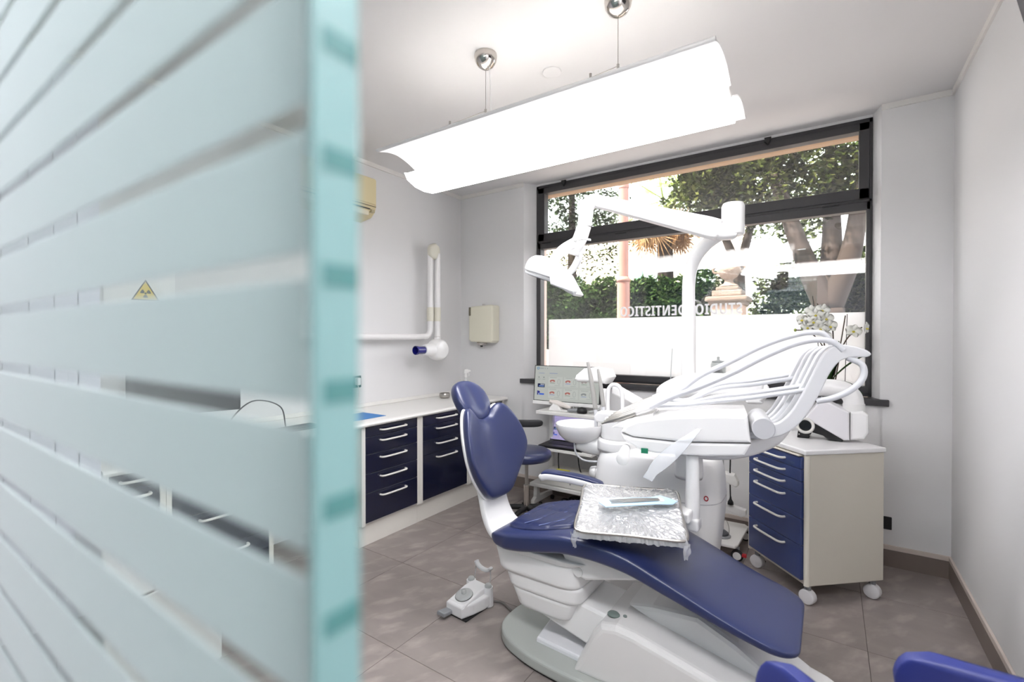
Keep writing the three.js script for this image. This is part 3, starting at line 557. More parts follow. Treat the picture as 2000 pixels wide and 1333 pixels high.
// ---------------------------------------------------------------- operating lamp on its pole
{
  const l = thing('operating_lamp', 'white operating lamp on a tall pole with folded arm before the window', 'dental lamp');
  part(l, 'pole', tube([[-0.634, 0.84, -2.65], [-0.634, 1.2, -2.65], [-0.634, 1.55, -2.65], [-0.634, 1.74, -2.65], [-0.622, 1.815, -2.642], [-0.59, 1.88, -2.625], [-0.53, 1.935, -2.59], [-0.46, 1.965, -2.545], [-0.42, 1.97, -2.52]], 0.033, 90, 20), white);
  part(l, 'pole_foot', cyl([-0.634, 0.833, -2.65], [-0.634, 1.62, -2.65], 0.036), white);
  part(l, 'joint_drum', lathe([[0, 0], [0.046, 0.0], [0.052, 0.008], [0.052, 0.066], [0.0505, 0.068], [0.052, 0.07], [0.052, 0.14], [0.046, 0.155], [0, 0.158]]).translate(-0.392, 1.945, -2.5), white);
  const beam = (pts, dim, n = 24, e = 5) => { const cv = new THREE.CatmullRomCurve3(pts.map(A3)), rg = []; for (let i = 0; i <= n; i++) { const t = i / n, p = cv.getPoint(t), d = cv.getTangent(t), side = V(0, 1, 0).cross(d).normalize(), up = d.clone().cross(side).normalize(), [hw, hh] = lerpT(dim, t); rg.push(ring(p, side, up, hw, hh, e, 24)); } return loft(rg); };
  part(l, 'joint_link', beam([[-0.385, 1.955, -2.5], [-0.43, 1.962, -2.475], [-0.49, 1.985, -2.45]], [[0, 0.045, 0.03], [1, 0.036, 0.046]], 16, 3), white);
  const arm = part(l, 'spring_arm', beam([[-0.45, 1.972, -2.465], [-0.7, 2.052, -2.36], [-0.985, 2.142, -2.24]], [[0, 0.034, 0.048], [0.1, 0.034, 0.05], [1, 0.028, 0.03]]), white);
  part(l, 'elbow', taper([[-0.96, 2.135, -2.25], [-1.005, 2.145, -2.23], [-1.035, 2.12, -2.222], [-1.042, 2.075, -2.22], [-1.05, 2.02, -2.22]], [0.032, 0.037, 0.038, 0.037, 0.035], 30, 18), white);
  part(l, 'neck', taper([[-1.049, 2.025, -2.22], [-1.075, 1.96, -2.22], [-1.105, 1.91, -2.22], [-1.115, 1.88, -2.22]], [0.0355, 0.037, 0.037, 0.03], 20, 18), white);
  part(l, 'yoke_prong', beam([[-1.095, 1.935, -2.20], [-1.16, 1.905, -2.19], [-1.215, 1.85, -2.185], [-1.25, 1.80, -2.18]], [[0, 0.02, 0.03], [1, 0.016, 0.022]], 20, 3), white);
  part(l, 'yoke_prong', beam([[-1.085, 1.92, -2.24], [-1.095, 1.87, -2.25], [-1.13, 1.82, -2.26], [-1.16, 1.79, -2.26]], [[0, 0.016, 0.024], [1, 0.012, 0.016]], 20, 3), whiteGrey);
  part(l, 'sensor_handle', tube([[-1.09, 1.945, -2.18], [-1.03, 1.945, -2.17], [-0.99, 1.935, -2.165]], 0.005, 16, 8), whiteMatt);
  // lamp head: shell, dark lens below and wedge-shaped grip
  const hd = new THREE.Group(); hd.name = 'head'; hd.position.set(-1.25, 1.785, -2.22); hd.rotation.z = R(-20); l.add(hd);
  const sh = []; for (let i = 0; i <= 26; i++) { const f = -Math.cos(Math.PI * i / 26), e = Math.sqrt(Math.max(0.0004, 1 - Math.abs(f) ** 2.6)); const r = ring(V(-0.02 + f * 0.125, 0, 0), Z, Y, 0.105 * e ** 0.8, 0.082 * e ** 0.9 * (1 - 0.25 * f), 2.8, 30); r.forEach((p) => { if (p.y < 0) p.y *= 0.22; }); sh.push(r); }
  part(hd, 'shell', loft(sh), white);
  part(hd, 'lens_rim', lathe([[0.9, -0.004], [1, 0.0], [1.0, 0.016], [0.9, 0.018]]).scale(0.122, 1, 0.098).translate(-0.025, -0.026, 0), whiteGrey);
  part(hd, 'lens', lathe([[0, -0.008], [0.9, -0.004], [0.96, 0.004], [0.93, 0.012], [0, 0.012]]).scale(0.115, 1, 0.092).translate(-0.025, -0.028, 0), mat(0x5c5754, 0.1, { clearcoat: 1 }), 'dark mirrored lens');
  part(hd, 'rear_body', loft([0, 0.2, 0.5, 0.8, 1].map((t) => ring(V(0.06 + t * 0.10, 0.015 - t * 0.045, 0), Z, Y, 0.075 - 0.03 * t, 0.048 - 0.02 * t, 3, 24))), white);
  part(hd, 'grip', ext([[0.05, 0.03], [0.12, 0.035], [0.215, -0.045], [0.205, -0.058], [0.06, -0.035]], 0.11, 0.012).translate(0, 0, -0.03), white);
  part(hd, 'grip', ext([[0.06, 0.0], [0.10, 0.01], [0.23, -0.03], [0.225, -0.045], [0.08, -0.04]], 0.03, 0.008).translate(0, 0, 0.085), whiteGrey);
}

// ---------------------------------------------------------------- instrument delivery unit with whip arms
{
  const d = thing('delivery_unit', 'white instrument delivery table with five whip arms, hoses and handpieces over the chair', 'dental unit', [-0.53, 0, -2.08], R(10.3));
  part(d, 'lid', ext([[-0.255, 1.022], [-0.235, 1.055], [-0.19, 1.078], [-0.10, 1.098], [0, 1.112], [0.15, 1.125], [0.258, 1.130], [0.272, 1.018], [0, 0.998], [-0.2, 1.003]], 0.34, 0.014, false, 4).translate(0, 0, -0.34), mat(0xf3f2f1, 0.22, { clearcoat: 0.5 }));
  part(d, 'tray_body', ext([[0.272, 1.012], [0.248, 0.962], [0.1, 0.945], [-0.1, 0.938], [-0.17, 0.945], [-0.25, 0.985], [-0.255, 1.012], [-0.2, 0.998], [0, 0.993]], 0.33, 0.010).translate(0, 0, -0.335), white);
  part(d, 'holder_rest', ext([[-0.30, 1.035], [-0.24, 1.07], [-0.12, 1.105], [-0.12, 1.09], [-0.25, 1.03]], 0.28, 0.006).translate(0, 0, -0.31), white);
  part(d, 'pivot_drum', cyl([0.315, 1.08, -0.30], [0.315, 1.08, -0.002], 0.042, 0.042, 32), whiteGrey);
  part(d, 'pivot_disc', cyl([0.315, 1.08, -0.004], [0.315, 1.08, 0.004], 0.043, 0.041, 36), mat(0xc2c2c5, 0.35));
  const J = [[0.315, 1.040], [0.37, 1.052], [0.42, 1.085], [0.462, 1.137], [0.508, 1.228], [0.545, 1.316], [0.578, 1.360], [0.62, 1.374], [0.66, 1.376], [0.672, 1.386], [0.66, 1.400], [0.61, 1.418], [0.562, 1.420], [0.527, 1.395], [0.495, 1.330], [0.455, 1.235], [0.41, 1.15], [0.37, 1.108], [0.315, 1.09]];
  const blade = ext(J, 0.026, 0.006, 100, 3);
  const bladeM = mat(0xd6d6d8, 0.36);
  for (let i = 0; i < 5; i++) { const b = part(d, 'whip_arm', blade, bladeM); b.position.set(-0.012 * i, -0.003 * i, -0.034 - i * 0.052); }
  const zs = (i) => -0.02 - i * 0.05;
  // hoses: two run over the tips, three run at half height; all end in handpieces resting at the left
  for (let i = 0; i < 6; i++) {
    const z = -0.012 - i * 0.05, ex = -0.14 + 0.012 * i, ey = 1.126 + 0.011 * i, ez = -0.07 - i * 0.028;
    const hi = i === 0 || i === 3, up = i === 3 ? 0.03 : 0, lo = i * 0.013;
    const pts = hi
      ? [[0.585, 1.40, z], [0.55, 1.432 + up, z], [0.50, 1.44 + up, z], [0.43, 1.425 + up, z], [0.32, 1.372 + up * 1.3, z], [0.19, 1.295 + up * 1.4, z], [0.07, 1.235 + up * 1.2, z], [-0.03, 1.19, z * 0.8 + ez * 0.2], [ex, ey, ez]]
      : [[0.47, 1.225 + lo, z], [0.4, 1.21 + lo, z], [0.28, 1.185 + lo, z], [0.15, 1.163 + lo, z], [0.0, 1.148, z * 0.6 + ez * 0.4], [ex, ey - 0.003, ez]];
    const h = part(d, 'hose', tube(pts, hi ? 0.0115 : 0.0095, 64, 12), hoseM);
    part(h, 'hose_end', taper([[ex + 0.02, ey + 0.005, ez], [ex - 0.02, ey - 0.008, ez], [ex - 0.06, ey - 0.026, ez - 0.002]], [0.013, 0.0155, 0.0135], 10, 12), mat(0xdad9d8, 0.3));
    const tx = -0.365 + 0.008 * i, ty = 1.034 + 0.008 * i, tz = -0.10 - i * 0.016;
    part(h, 'handpiece', taper([[ex - 0.055, ey - 0.024, ez - 0.001], [ex - 0.10, ey - 0.045, ez * 0.8 + tz * 0.2], [(ex - 0.1 + tx) / 2, (ey - 0.045 + ty) / 2, (ez + tz) / 2], [tx + 0.02, ty + 0.008, tz], [tx, ty, tz]], [0.0125, 0.0145, 0.012, 0.008, 0.004], 26, 12), steelDull, 'brushed metal handpiece');
  }
  // hose loops that come back under the tips to the table
  part(d, 'hose_loop', tube([[0.60, 1.372, -0.02], [0.645, 1.345, -0.015], [0.648, 1.30, -0.012], [0.61, 1.25, -0.01], [0.55, 1.215, -0.01], [0.50, 1.20, -0.02]], 0.0115, 40, 12), hoseM);
  part(d, 'hose_loop', tube([[0.55, 1.38, -0.26], [0.575, 1.33, -0.26], [0.55, 1.28, -0.25], [0.5, 1.235, -0.24]], 0.0105, 30, 12), hoseM);
  for (let i = 0; i < 3; i++) part(d, 'return_hose', tube([[0.43, 1.165, -0.10 - i * 0.08], [0.40, 1.09, -0.10 - i * 0.08], [0.345, 1.04, -0.10 - i * 0.08], [0.27, 1.03, -0.10 - i * 0.07], [0.2, 1.04, -0.1 - i * 0.07]], 0.0125, 30, 12), hoseM);
  part(d, 'support_arm', (() => { const cv = new THREE.CatmullRomCurve3([[-0.02, 0.93, -0.20], [0.12, 0.925, -0.21], [0.26, 0.955, -0.22], [0.37, 1.01, -0.24], [0.43, 1.08, -0.27]].map(A3)), rg = []; for (let i = 0; i <= 24; i++) { const t = i / 24, dd = cv.getTangent(t); rg.push(ring(cv.getPoint(t), Z, V(-dd.y, dd.x, 0).normalize(), 0.065, 0.026 + 0.012 * Math.sin(t * 3), 3.5, 24)); } return loft(rg); })(), white);
  part(d, 'main_arm', (() => { const cv = new THREE.CatmullRomCurve3([[-0.17, 1.12, -0.56], [-0.02, 1.185, -0.55], [0.15, 1.20, -0.50], [0.30, 1.19, -0.44], [0.36, 1.16, -0.40]].map(A3)), rg = []; for (let i = 0; i <= 24; i++) { const t = i / 24, dd = cv.getTangent(t), k = Math.sqrt(Math.max(0, 1 - (2 * t - 1) ** 10)) + 0.02; rg.push(ring(cv.getPoint(t), Z, V(-dd.y, dd.x, 0).normalize(), 0.05 * k, (0.05 + 0.014 * Math.sin(t * 3)) * k, 3, 24)); } return loft(rg); })(), white);
  part(d, 'arm_end_block', bx(0.27, 0.345, 1.13, 1.235, -0.46, -0.37, 0.012), white);
  part(d, 'under_post', lathe([[0, 0.78], [0.062, 0.78], [0.066, 0.80], [0.058, 0.95], [0, 0.955]]).translate(0.02, 0, -0.25), white);
  const pull = part(d, 'pull_handle', taper([[-0.235, 0.945, -0.02], [-0.232, 0.932, 0.05], [-0.228, 0.925, 0.10]], [0.02, 0.024, 0.028], 12, 20), white);
  part(pull, 'handle_cap', lathe([[0, 0.008], [0.02, 0.006], [0.028, 0]]).rotateX(Math.PI / 2).translate(-0.228, 0.925, 0.10), whiteMatt);
  part(d, 'green_label', bx(-0.165, -0.135, 0.935, 0.958, 0.0, 0.004, 0.001), green, 'small green label');
  // clear plastic guard hanging at the front
  const fin = []; for (let i = 0; i <= 16; i++) { const t = i / 16, x = 0.075 - 0.20 * t - 0.02 * Math.sin(t * 3.1), y = 1.075 - 0.19 * t - 0.02 * t * t, w = 0.012 + 0.048 * Math.sin(Math.min(1, t * 1.15) * 2.6), z = 0.045 + 0.05 * t; fin.push([V(x - w * 0.5, y - w * 0.25, z), V(x + w * 0.55, y - w * 0.55, z + 0.01), V(x + w * 0.55 + 0.003, y - w * 0.55, z + 0.007), V(x - w * 0.5 + 0.003, y - w * 0.25, z - 0.003)]); }
  part(d, 'splash_guard', loft(fin), mat(0xf4f5f7, 0.12, { transmission: 0.7, thickness: 0 }), 'clear plastic guard');
}
// ---------------------------------------------------------------- bracket tray wrapped in cling film, on its post
{
  const t = thing('bracket_tray', 'steel instrument tray wrapped in crinkled clear film above the chair seat', 'tray', [-0.69, 0.728, -1.90], R(20)); t.rotation.order = 'YXZ'; t.rotation.x = 0.11;
  const w = 0.205, dp = 0.215;
  part(t, 'tray', ext([[-w, -dp], [w, -dp], [w, dp], [-w, dp]], 0.016, 0.005).rotateX(-Math.PI / 2).translate(0, -0.018, 0), steel);
  part(t, 'rim', tube([[-w, 0.002, -dp], [w, 0.002, -dp], [w, 0.002, dp], [-w, 0.002, dp]].flatMap((p, i, a) => { const q = a[(i + 1) % 4]; return [0.03, 0.5, 0.97].map((f) => [p[0] + (q[0] - p[0]) * f, p[1], p[2] + (q[2] - p[2]) * f]); }), 0.006, 80, 6, true), steel);
  // crinkled film: fine radial folds from the corners and edges
  const n = 120, g = new THREE.PlaneGeometry(2, 2, n, n), p = g.attributes.position;
  for (let i = 0; i < p.count; i++) {
    const a = p.getX(i), b = p.getY(i), e = Math.max(Math.abs(a), Math.abs(b)), ang = Math.atan2(b, a);
    const fold = (vn(ang * 22 + 60, e * 2.2 + 3, 256) - 0.5) * 0.016 * e ** 1.5 + (vn(ang * 60 + 90, e * 4, 256) - 0.5) * 0.008 * e + (vn(a * 14 + 30, b * 26 + 30, 256) - 0.5) * 0.005;
    const over = Math.max(0, e - 0.93) / 0.07, drop = -0.03 * over * over;
    const k = 1 + 0.012 * over + (e > 0.9 ? (vn(ang * 34 + 40, 5, 256) - 0.5) * 0.02 : 0);
    p.setXYZ(i, a * (w + 0.006) * k, 0.009 + fold * (1 - over * 0.5) + drop, b * (dp + 0.006) * k);
  }
  g.computeVertexNormals();
  part(t, 'film', g, mat(0xf2f3f5, 0.06, { transmission: 0.7, thickness: 0, ior: 1.9, side: THREE.DoubleSide }), 'crinkled clear cling film');
  for (const [x, z, a] of [[-w - 0.005, dp, -0.5], [w, dp + 0.004, 0.7]]) { const gg = new THREE.PlaneGeometry(0.035, 0.06, 8, 12), q = gg.attributes.position; for (let i = 0; i < q.count; i++) q.setXYZ(i, q.getX(i) * (0.5 + (q.getY(i) + 0.03) * 9), q.getY(i) - 0.04, (vn(q.getX(i) * 160 + 9, q.getY(i) * 40 + 9, 256) - 0.5) * 0.02); gg.computeVertexNormals(); gg.rotateY(a); gg.translate(x, 0, z); part(t, 'film_tail', gg, mat(0xf2f3f5, 0.1, { transmission: 0.55, thickness: 0, side: THREE.DoubleSide })); }
}
{
  const s = thing('instrument_pouch', 'pale blue sterilisation pouch with metal instruments on the wrapped tray', 'pouch', [-0.655, 0.760, -1.925], R(41)); s.scale.set(1.06, 1, 1.3); s.rotation.order = 'YXZ'; s.rotation.x = 0.11;
  part(s, 'pouch', ext([[-0.15, -0.028], [0.06, -0.024], [0.12, -0.03], [0.15, -0.012], [0.128, 0.012], [0.10, 0.035], [0.055, 0.024], [-0.15, 0.034], [-0.165, 0.003]], 0.005, 0.0015).rotateX(-Math.PI / 2), mat(0xb7d2e6, 0.3));
  for (const [dz, r] of [[-0.012, 0.003], [-0.002, 0.0035], [0.008, 0.003]]) part(s, 'instrument', taper([[-0.12, 0.0075, dz], [0, 0.0085, dz * 0.9], [0.08, 0.0075, dz * 0.6]], [r * 0.5, r, r * 0.6], 16, 8), steelDull);
  part(s, 'sticker', cyl([0.085, 0.005, 0.0], [0.085, 0.0068, 0.0], 0.014), whiteMatt);
}
{
  const p = thing('tray_post', 'white vertical arm carrying the wrapped instrument tray', 'arm');
  part(p, 'tube', lathe([[0, 0.62], [0.030, 0.62], [0.030, 0.70], [0.0315, 0.702], [0.029, 0.80], [0.0265, 0.93], [0, 0.935]]).translate(-0.497, 0, -2.155), white);
  part(p, 'foot_block', bx(-0.53, -0.465, 0.604, 0.66, -2.19, -2.12, 0.012), white);
  part(p, 'tray_clamp', bx(-0.56, -0.49, 0.655, 0.702, -2.16, -2.06, 0.01), white);
}
// ---------------------------------------------------------------- mobile drawer cabinet
{
  const c = thing('mobile_cabinet', 'mobile cabinet with six blue drawers and beige side, on white castors', 'cabinet', [-0.095, 0, -2.961], R(-47.6));
  const w = 0.482, dp = 0.47;
  part(c, 'carcass', bx(-w, 0, 0.11, 0.818, -dp, -0.002, 0.006), mat(0xcfc9bc, 0.45));
  part(c, 'corner_post', cyl([-0.010, 0.112, -0.006], [-0.010, 0.816, -0.006], 0.0145), mat(0xe0dacd, 0.45));
  part(c, 'corner_post', cyl([-w + 0.010, 0.112, -0.006], [-w + 0.010, 0.816, -0.006], 0.0145), mat(0xe0dacd, 0.45));
  part(c, 'top', bx(-w - 0.008, 0.008, 0.818, 0.846, -dp - 0.006, 0.02, 0.008), mat(0xebeaea, 0.25));
  const satin = mat(0x2a3d74, 0.35, { clearcoat: 1, clearcoatRoughness: 0.3 });
  const ys = [0.802, 0.736, 0.669, 0.599, 0.467, 0.323, 0.135];
  drawers(c, -w + 0.024, -0.024, ys, satin, { handle: handleG(0.235), drop: 0.03, dx: -0.02 });
  part(c, 'pull_board', bx(-w + 0.03, -0.03, 0.806, 0.814, 0, 0.03, 0.003), mat(0xe6e0d2, 0.4));
  part(c, 'print', new THREE.PlaneGeometry(0.09, 0.03).translate(-0.10, 0.755, 0.0195), new THREE.MeshPhysicalMaterial({ transparent: true, roughness: 0.35, map: canvas(192, 64, (k) => { k.clearRect(0, 0, 192, 64); k.fillStyle = '#5b6f8a'; k.font = 'bold 30px sans-serif'; k.fillText('~', 10, 30); for (let i = 0; i < 4; i++) k.fillRect(30 + i * 36, 16, 28, 8); k.fillRect(50, 40, 90, 5); }) }));
  for (const [x, z, a] of [[-0.035, -0.035, 0.4], [-w + 0.035, -0.035, 0.5], [-0.035, -dp + 0.035, 0.5], [-w + 0.035, -dp + 0.035, 0.2]]) {
    const k = part(c, 'castor', lathe([[0, -0.024], [0.034, -0.024], [0.040, -0.016], [0.040, 0.016], [0.034, 0.024], [0, 0.024]], 28).rotateX(Math.PI / 2).rotateY(a).translate(x, 0.040, z), mat(0xd9d7d8, 0.35));
    part(k, 'swivel', cyl([x, 0.07, z], [x, 0.112, z], 0.016), grey);
    part(k, 'brake', bx(x - 0.01, x + 0.012, 0.03, 0.04, z - 0.05, z - 0.02, 0.003), black);
  }
}
// ---------------------------------------------------------------- camera device lying on the mobile cabinet
{
  const s = thing('camera_device', 'white slanted camera head with black ring lens and curved tube on the mobile cabinet', 'camera');
  part(s, 'housing', ext([[-0.118, 0.968], [-0.04, 1.088], [0.094, 1.022], [0.096, 0.862], [0.07, 0.858]], 0.15, 0.008).translate(0, 0, -3.44), mat(0xe3e1e4, 0.35));
  part(s, 'side_panel', ext([[0.098, 0.858], [0.165, 0.872], [0.185, 0.91], [0.184, 1.01], [0.16, 1.03], [0.098, 1.024]], 0.14, 0.012).translate(0.0, 0, -3.45), white);
  part(s, 'tube_elbow', tube([[-0.12, 1.145, -3.37], [-0.05, 1.148, -3.37], [0.02, 1.15, -3.37], [0.075, 1.138, -3.37], [0.108, 1.105, -3.37], [0.118, 1.06, -3.37], [0.118, 1.02, -3.37]], 0.05, 48, 24), white);
  part(s, 'tube_collar', cyl([0.118, 1.012, -3.37], [0.118, 1.065, -3.37], 0.0535, 0.0535, 28), whiteMatt);
  part(s, 'black_body', ext([[-0.16, 0.848], [-0.1, 0.848], [-0.085, 0.885], [-0.03, 0.872], [0.0, 0.848], [0.065, 0.848], [0.06, 0.88], [-0.03, 0.93], [-0.10, 0.97], [-0.15, 0.94]], 0.10, 0.005).translate(0, 0, -3.40), black);
  part(s, 'lens_ring', new THREE.TorusGeometry(0.040, 0.0085, 14, 40).scale(1, 1, 1.4).rotateX(-0.15).translate(-0.118, 0.925, -3.285), mat(0xd9d7d2, 0.3));
  part(s, 'lens', cyl([-0.118, 0.925, -3.32], [-0.118, 0.925, -3.288], 0.034, 0.034, 32), mat(0x0d0d10, 0.1, { clearcoat: 1 }));
  for (const x of [-0.15, -0.092]) part(s, 'screw', cyl([x, 0.868, -3.305], [x, 0.868, -3.296], 0.004), steel);
}
// ---------------------------------------------------------------- wheeled stand beside the mobile cabinet
{
  const s = thing('wheeled_stand', 'white wheeled equipment stand with power brick between unit and mobile cabinet', 'stand');
  const b = part(s, 'base', ext([[-0.68, 3.29], [-0.50, 3.30], [-0.485, 3.33], [-0.47, 3.70], [-0.50, 3.735], [-0.68, 3.73]], 0.02, 0.006).rotateX(-Math.PI / 2).translate(0, 0.085, 0), mat(0xe6e4e0, 0.35));
  part(s, 'pole', cyl([-0.625, 0.10, -3.55], [-0.625, 0.80, -3.55], 0.016), greyLight);
  for (const [x, z] of [[-0.49, -3.33], [-0.66, -3.33], [-0.49, -3.70], [-0.66, -3.70]]) {
    const k = part(s, 'castor', lathe([[0, -0.012], [0.028, -0.012], [0.036, -0.008], [0.036, 0.008], [0.028, 0.012], [0, 0.012]]).rotateX(Math.PI / 2).translate(x, 0.036, z), blackSoft);
    part(k, 'hub', cyl([x, 0.036, z - 0.014], [x, 0.036, z + 0.014], 0.025), whiteMatt);
    part(k, 'fork', bx(x - 0.012, x + 0.012, 0.04, 0.088, z - 0.022, z - 0.014, 0.002), grey);
    part(k, 'brake_pedal', bx(x + 0.028, x + 0.055, 0.035, 0.055, z - 0.012, z + 0.012, 0.004), red, 'red brake pedal');
  }
  part(s, 'power_brick', ext([[-0.60, 0.455], [-0.525, 0.425], [-0.51, 0.44], [-0.512, 0.465], [-0.535, 0.508], [-0.60, 0.52]], 0.07, 0.01).translate(0, 0, -3.56), mat(0xdddcd9, 0.4));
  part(s, 'bracket', ext([[-0.61, 0.29], [-0.49, 0.265], [-0.47, 0.262], [-0.468, 0.225], [-0.5, 0.21], [-0.6, 0.245]], 0.05, 0.006).translate(0, 0, -3.60), mat(0xdfdedd, 0.4));
  const cab = part(s, 'power_cable', tube([[-0.565, 0.72, -3.53], [-0.565, 0.6, -3.53], [-0.565, 0.5, -3.52], [-0.565, 0.4, -3.53], [-0.565, 0.33, -3.54]], 0.0045, 20, 8), black);
  part(cab, 'plug', lathe([[0, 0], [0.02, 0], [0.018, 0.018], [0.008, 0.035], [0.005, 0.055], [0, 0.055]]).translate(-0.565, 0.29, -3.545), black);
}
{
  const p = thing('grey_puck', 'round grey holder with wire loop on the white stand base', 'holder', [-0.595, 0.105, -3.42]);
  part(p, 'foot', lathe([[0, 0], [0.052, 0], [0.054, 0.008], [0.046, 0.014], [0, 0.016]]), mat(0xa7a8ab, 0.3, { metalness: 0.4 }));
  part(p, 'body', lathe([[0, 0.014], [0.04, 0.014], [0.038, 0.028], [0.02, 0.042], [0, 0.046]]), mat(0x55575b, 0.4));
  part(p, 'wire_loop', tube([[0.04, 0.014, 0], [0.042, 0.06, 0], [0.025, 0.11, 0], [-0.01, 0.125, 0]], 0.0022, 20, 6), steel);
}
solo('wall_outlet', bx(0.285, 0.33, 0.232, 0.312, ZW + 0.0005, ZW + 0.014, 0.004), black, 'black outlet plate low on the wall right of the mobile cabinet', 'outlet');

// ---------------------------------------------------------------- monitor cart by the window
const screenArt = (tint) => canvas(1024, 576, (c, W, H) => {
  c.fillStyle = tint ? '#b9aede' : '#c3c7c1'; c.fillRect(0, 0, W, H);
  c.strokeStyle = '#2d7fb6'; c.lineWidth = 9; c.beginPath(); c.arc(48, 40, 17, 0, 7); c.stroke();
  c.fillStyle = tint ? '#8d86b4' : '#8b9298'; c.fillRect(76, 36, 66, 9); c.fillRect(160, 32, 8, 16); c.fillRect(196, 32, 10, 16);
  c.fillStyle = '#7f8cc0'; c.fillRect(60, 118, 96, 7); c.fillRect(240, 116, 130, 8);
  c.fillStyle = '#3c4550'; c.fillRect(58, 184, 14, 14); c.fillRect(142, 184, 14, 14); c.fillStyle = '#9aa09c'; c.fillRect(44, 222, 46, 6); c.fillRect(126, 222, 46, 6);
  c.fillStyle = '#151f4c'; c.fillRect(50, 298, 118, 62); c.fillStyle = '#6d8fd0'; c.fillRect(72, 330, 84, 18); c.fillStyle = '#c6cbd6'; c.fillRect(96, 306, 62, 14);
  c.fillStyle = '#2b2f8c'; c.fillRect(46, 420, 20, 70); c.beginPath(); c.arc(72, 442, 20, 0, 7); c.fill(); c.fillStyle = '#3d6be0'; c.fillRect(78, 462, 84, 26);
  for (let r = 0; r < 2; r++) for (let k = 0; k < 3; k++) {
    const x = 230 + k * 250, y = 176 + r * 196; c.fillStyle = tint ? '#c3b9e4' : '#ccd0ca'; c.fillRect(x, y, 225, 160); c.fillStyle = '#9aa19d'; c.fillRect(x + 20, y + 10, 110, 6);
    c.fillStyle = r && k === 2 ? '#8b8f90' : k === 2 ? '#9c8e8a' : '#b8625a'; c.beginPath(); c.ellipse(x + 62, y + 72, 42, 22, -0.1, 0, 7); c.fill(); c.fillStyle = tint ? '#c3b9e4' : '#ccd0ca'; c.beginPath(); c.ellipse(x + 62, y + 82, 22, 10, 0, 0, 7); c.fill();
    c.fillStyle = (r + k) % 2 ? '#5f7fd0' : '#5d8a6a'; c.fillRect(x + 22, y + 104, 82, 6); c.strokeStyle = '#8c9490'; c.lineWidth = 4; c.beginPath(); c.ellipse(x + 168, y + 78, 20, 44, 0, 0, 7); c.stroke(); c.fillStyle = '#9aa19d'; c.fillRect(x + 100, y + 142, 90, 5);
  }
});
{
  const c = thing('monitor_cart', 'white three-shelf equipment cart standing below the window', 'cart');
  const m = mat(0xe8e7e3, 0.35);
  const x0 = -2.10, x1 = -1.54, z0 = -3.72, z1 = -3.44;
  part(c, 'shelf', bx(x0 + 0.02, x1, 0.795, 0.825, z0, z1, 0.006), m); part(c, 'shelf', bx(x0 + 0.01, x1 - 0.02, 0.49, 0.515, z0, z1, 0.006), m); part(c, 'shelf', bx(x0 - 0.03, x1 + 0.02, 0.175, 0.205, z0, z1 + 0.02, 0.006), m);
  for (const x of [x0 + 0.045, x1 - 0.03]) part(c, 'upright', bx(x - 0.018, x + 0.018, 0.205, 0.795, z0 + 0.02, z0 + 0.06, 0.005), m);
  part(c, 'mast', bx(-1.86, -1.80, 0.825, 1.02, z0 + 0.02, z0 + 0.06, 0.006), m);
  for (const x of [x0 - 0.005, x1]) { const f = part(c, 'foot', ext([[-0.30, 0.02], [0.02, 0.02], [0.02, 0.05], [-0.02, 0.07], [-0.03, 0.178], [-0.07, 0.178], [-0.08, 0.075], [-0.30, 0.055]], 0.035, 0.004).rotateY(-Math.PI / 2).translate(x + 0.0175, 0, z1 - 0.01), m); void f; }
  for (const x of [x0 + 0.05, x1 - 0.05]) for (const z of [z0 + 0.04, z1 - 0.03]) part(c, 'castor', lathe([[0, -0.01], [0.018, -0.01], [0.02, 0], [0.018, 0.01], [0, 0.01]]).rotateZ(Math.PI / 2).translate(x, 0.0205, z), blackSoft);
  part(c, 'cable', tube([[-1.94, 0.49, -3.6], [-1.925, 0.4, -3.56], [-1.91, 0.3, -3.55], [-1.90, 0.21, -3.58]], 0.005, 16, 6), black); part(c, 'cable', tube([[-1.76, 0.49, -3.6], [-1.73, 0.38, -3.56], [-1.69, 0.28, -3.55], [-1.67, 0.21, -3.58]], 0.005, 16, 6), black);
}
{
  const m = thing('wide_monitor', 'wide computer monitor showing an imaging program on the cart below the window', 'monitor', [-1.852, 1.05, -3.56], R(4));
  const tilt = new THREE.Group(); tilt.name = 'display'; tilt.rotation.x = R(-6); m.add(tilt);
  part(tilt, 'case', bx(-0.305, 0.305, -0.155, 0.155, -0.03, 0, 0.006), blackSoft);
  part(tilt, 'chin', bx(-0.308, 0.308, -0.183, -0.152, -0.03, 0.006, 0.005), whiteMatt, 'white lower bezel');
  const art = screenArt(false);
  part(tilt, 'screen', new THREE.PlaneGeometry(0.592, 0.296).translate(0, 0.001, 0.0012), new THREE.MeshStandardMaterial({ color: 0x111111, emissive: 0xffffff, emissiveMap: art, emissiveIntensity: 0.3, roughness: 0.35 }));
  part(m, 'stand', bx(-0.05, 0.05, -0.224, -0.05, -0.06, -0.04, 0.005), whiteMatt);
  part(m, 'stand_foot', bx(-0.13, 0.13, -0.2245, -0.214, -0.1, 0.06, 0.005), whiteMatt);
}
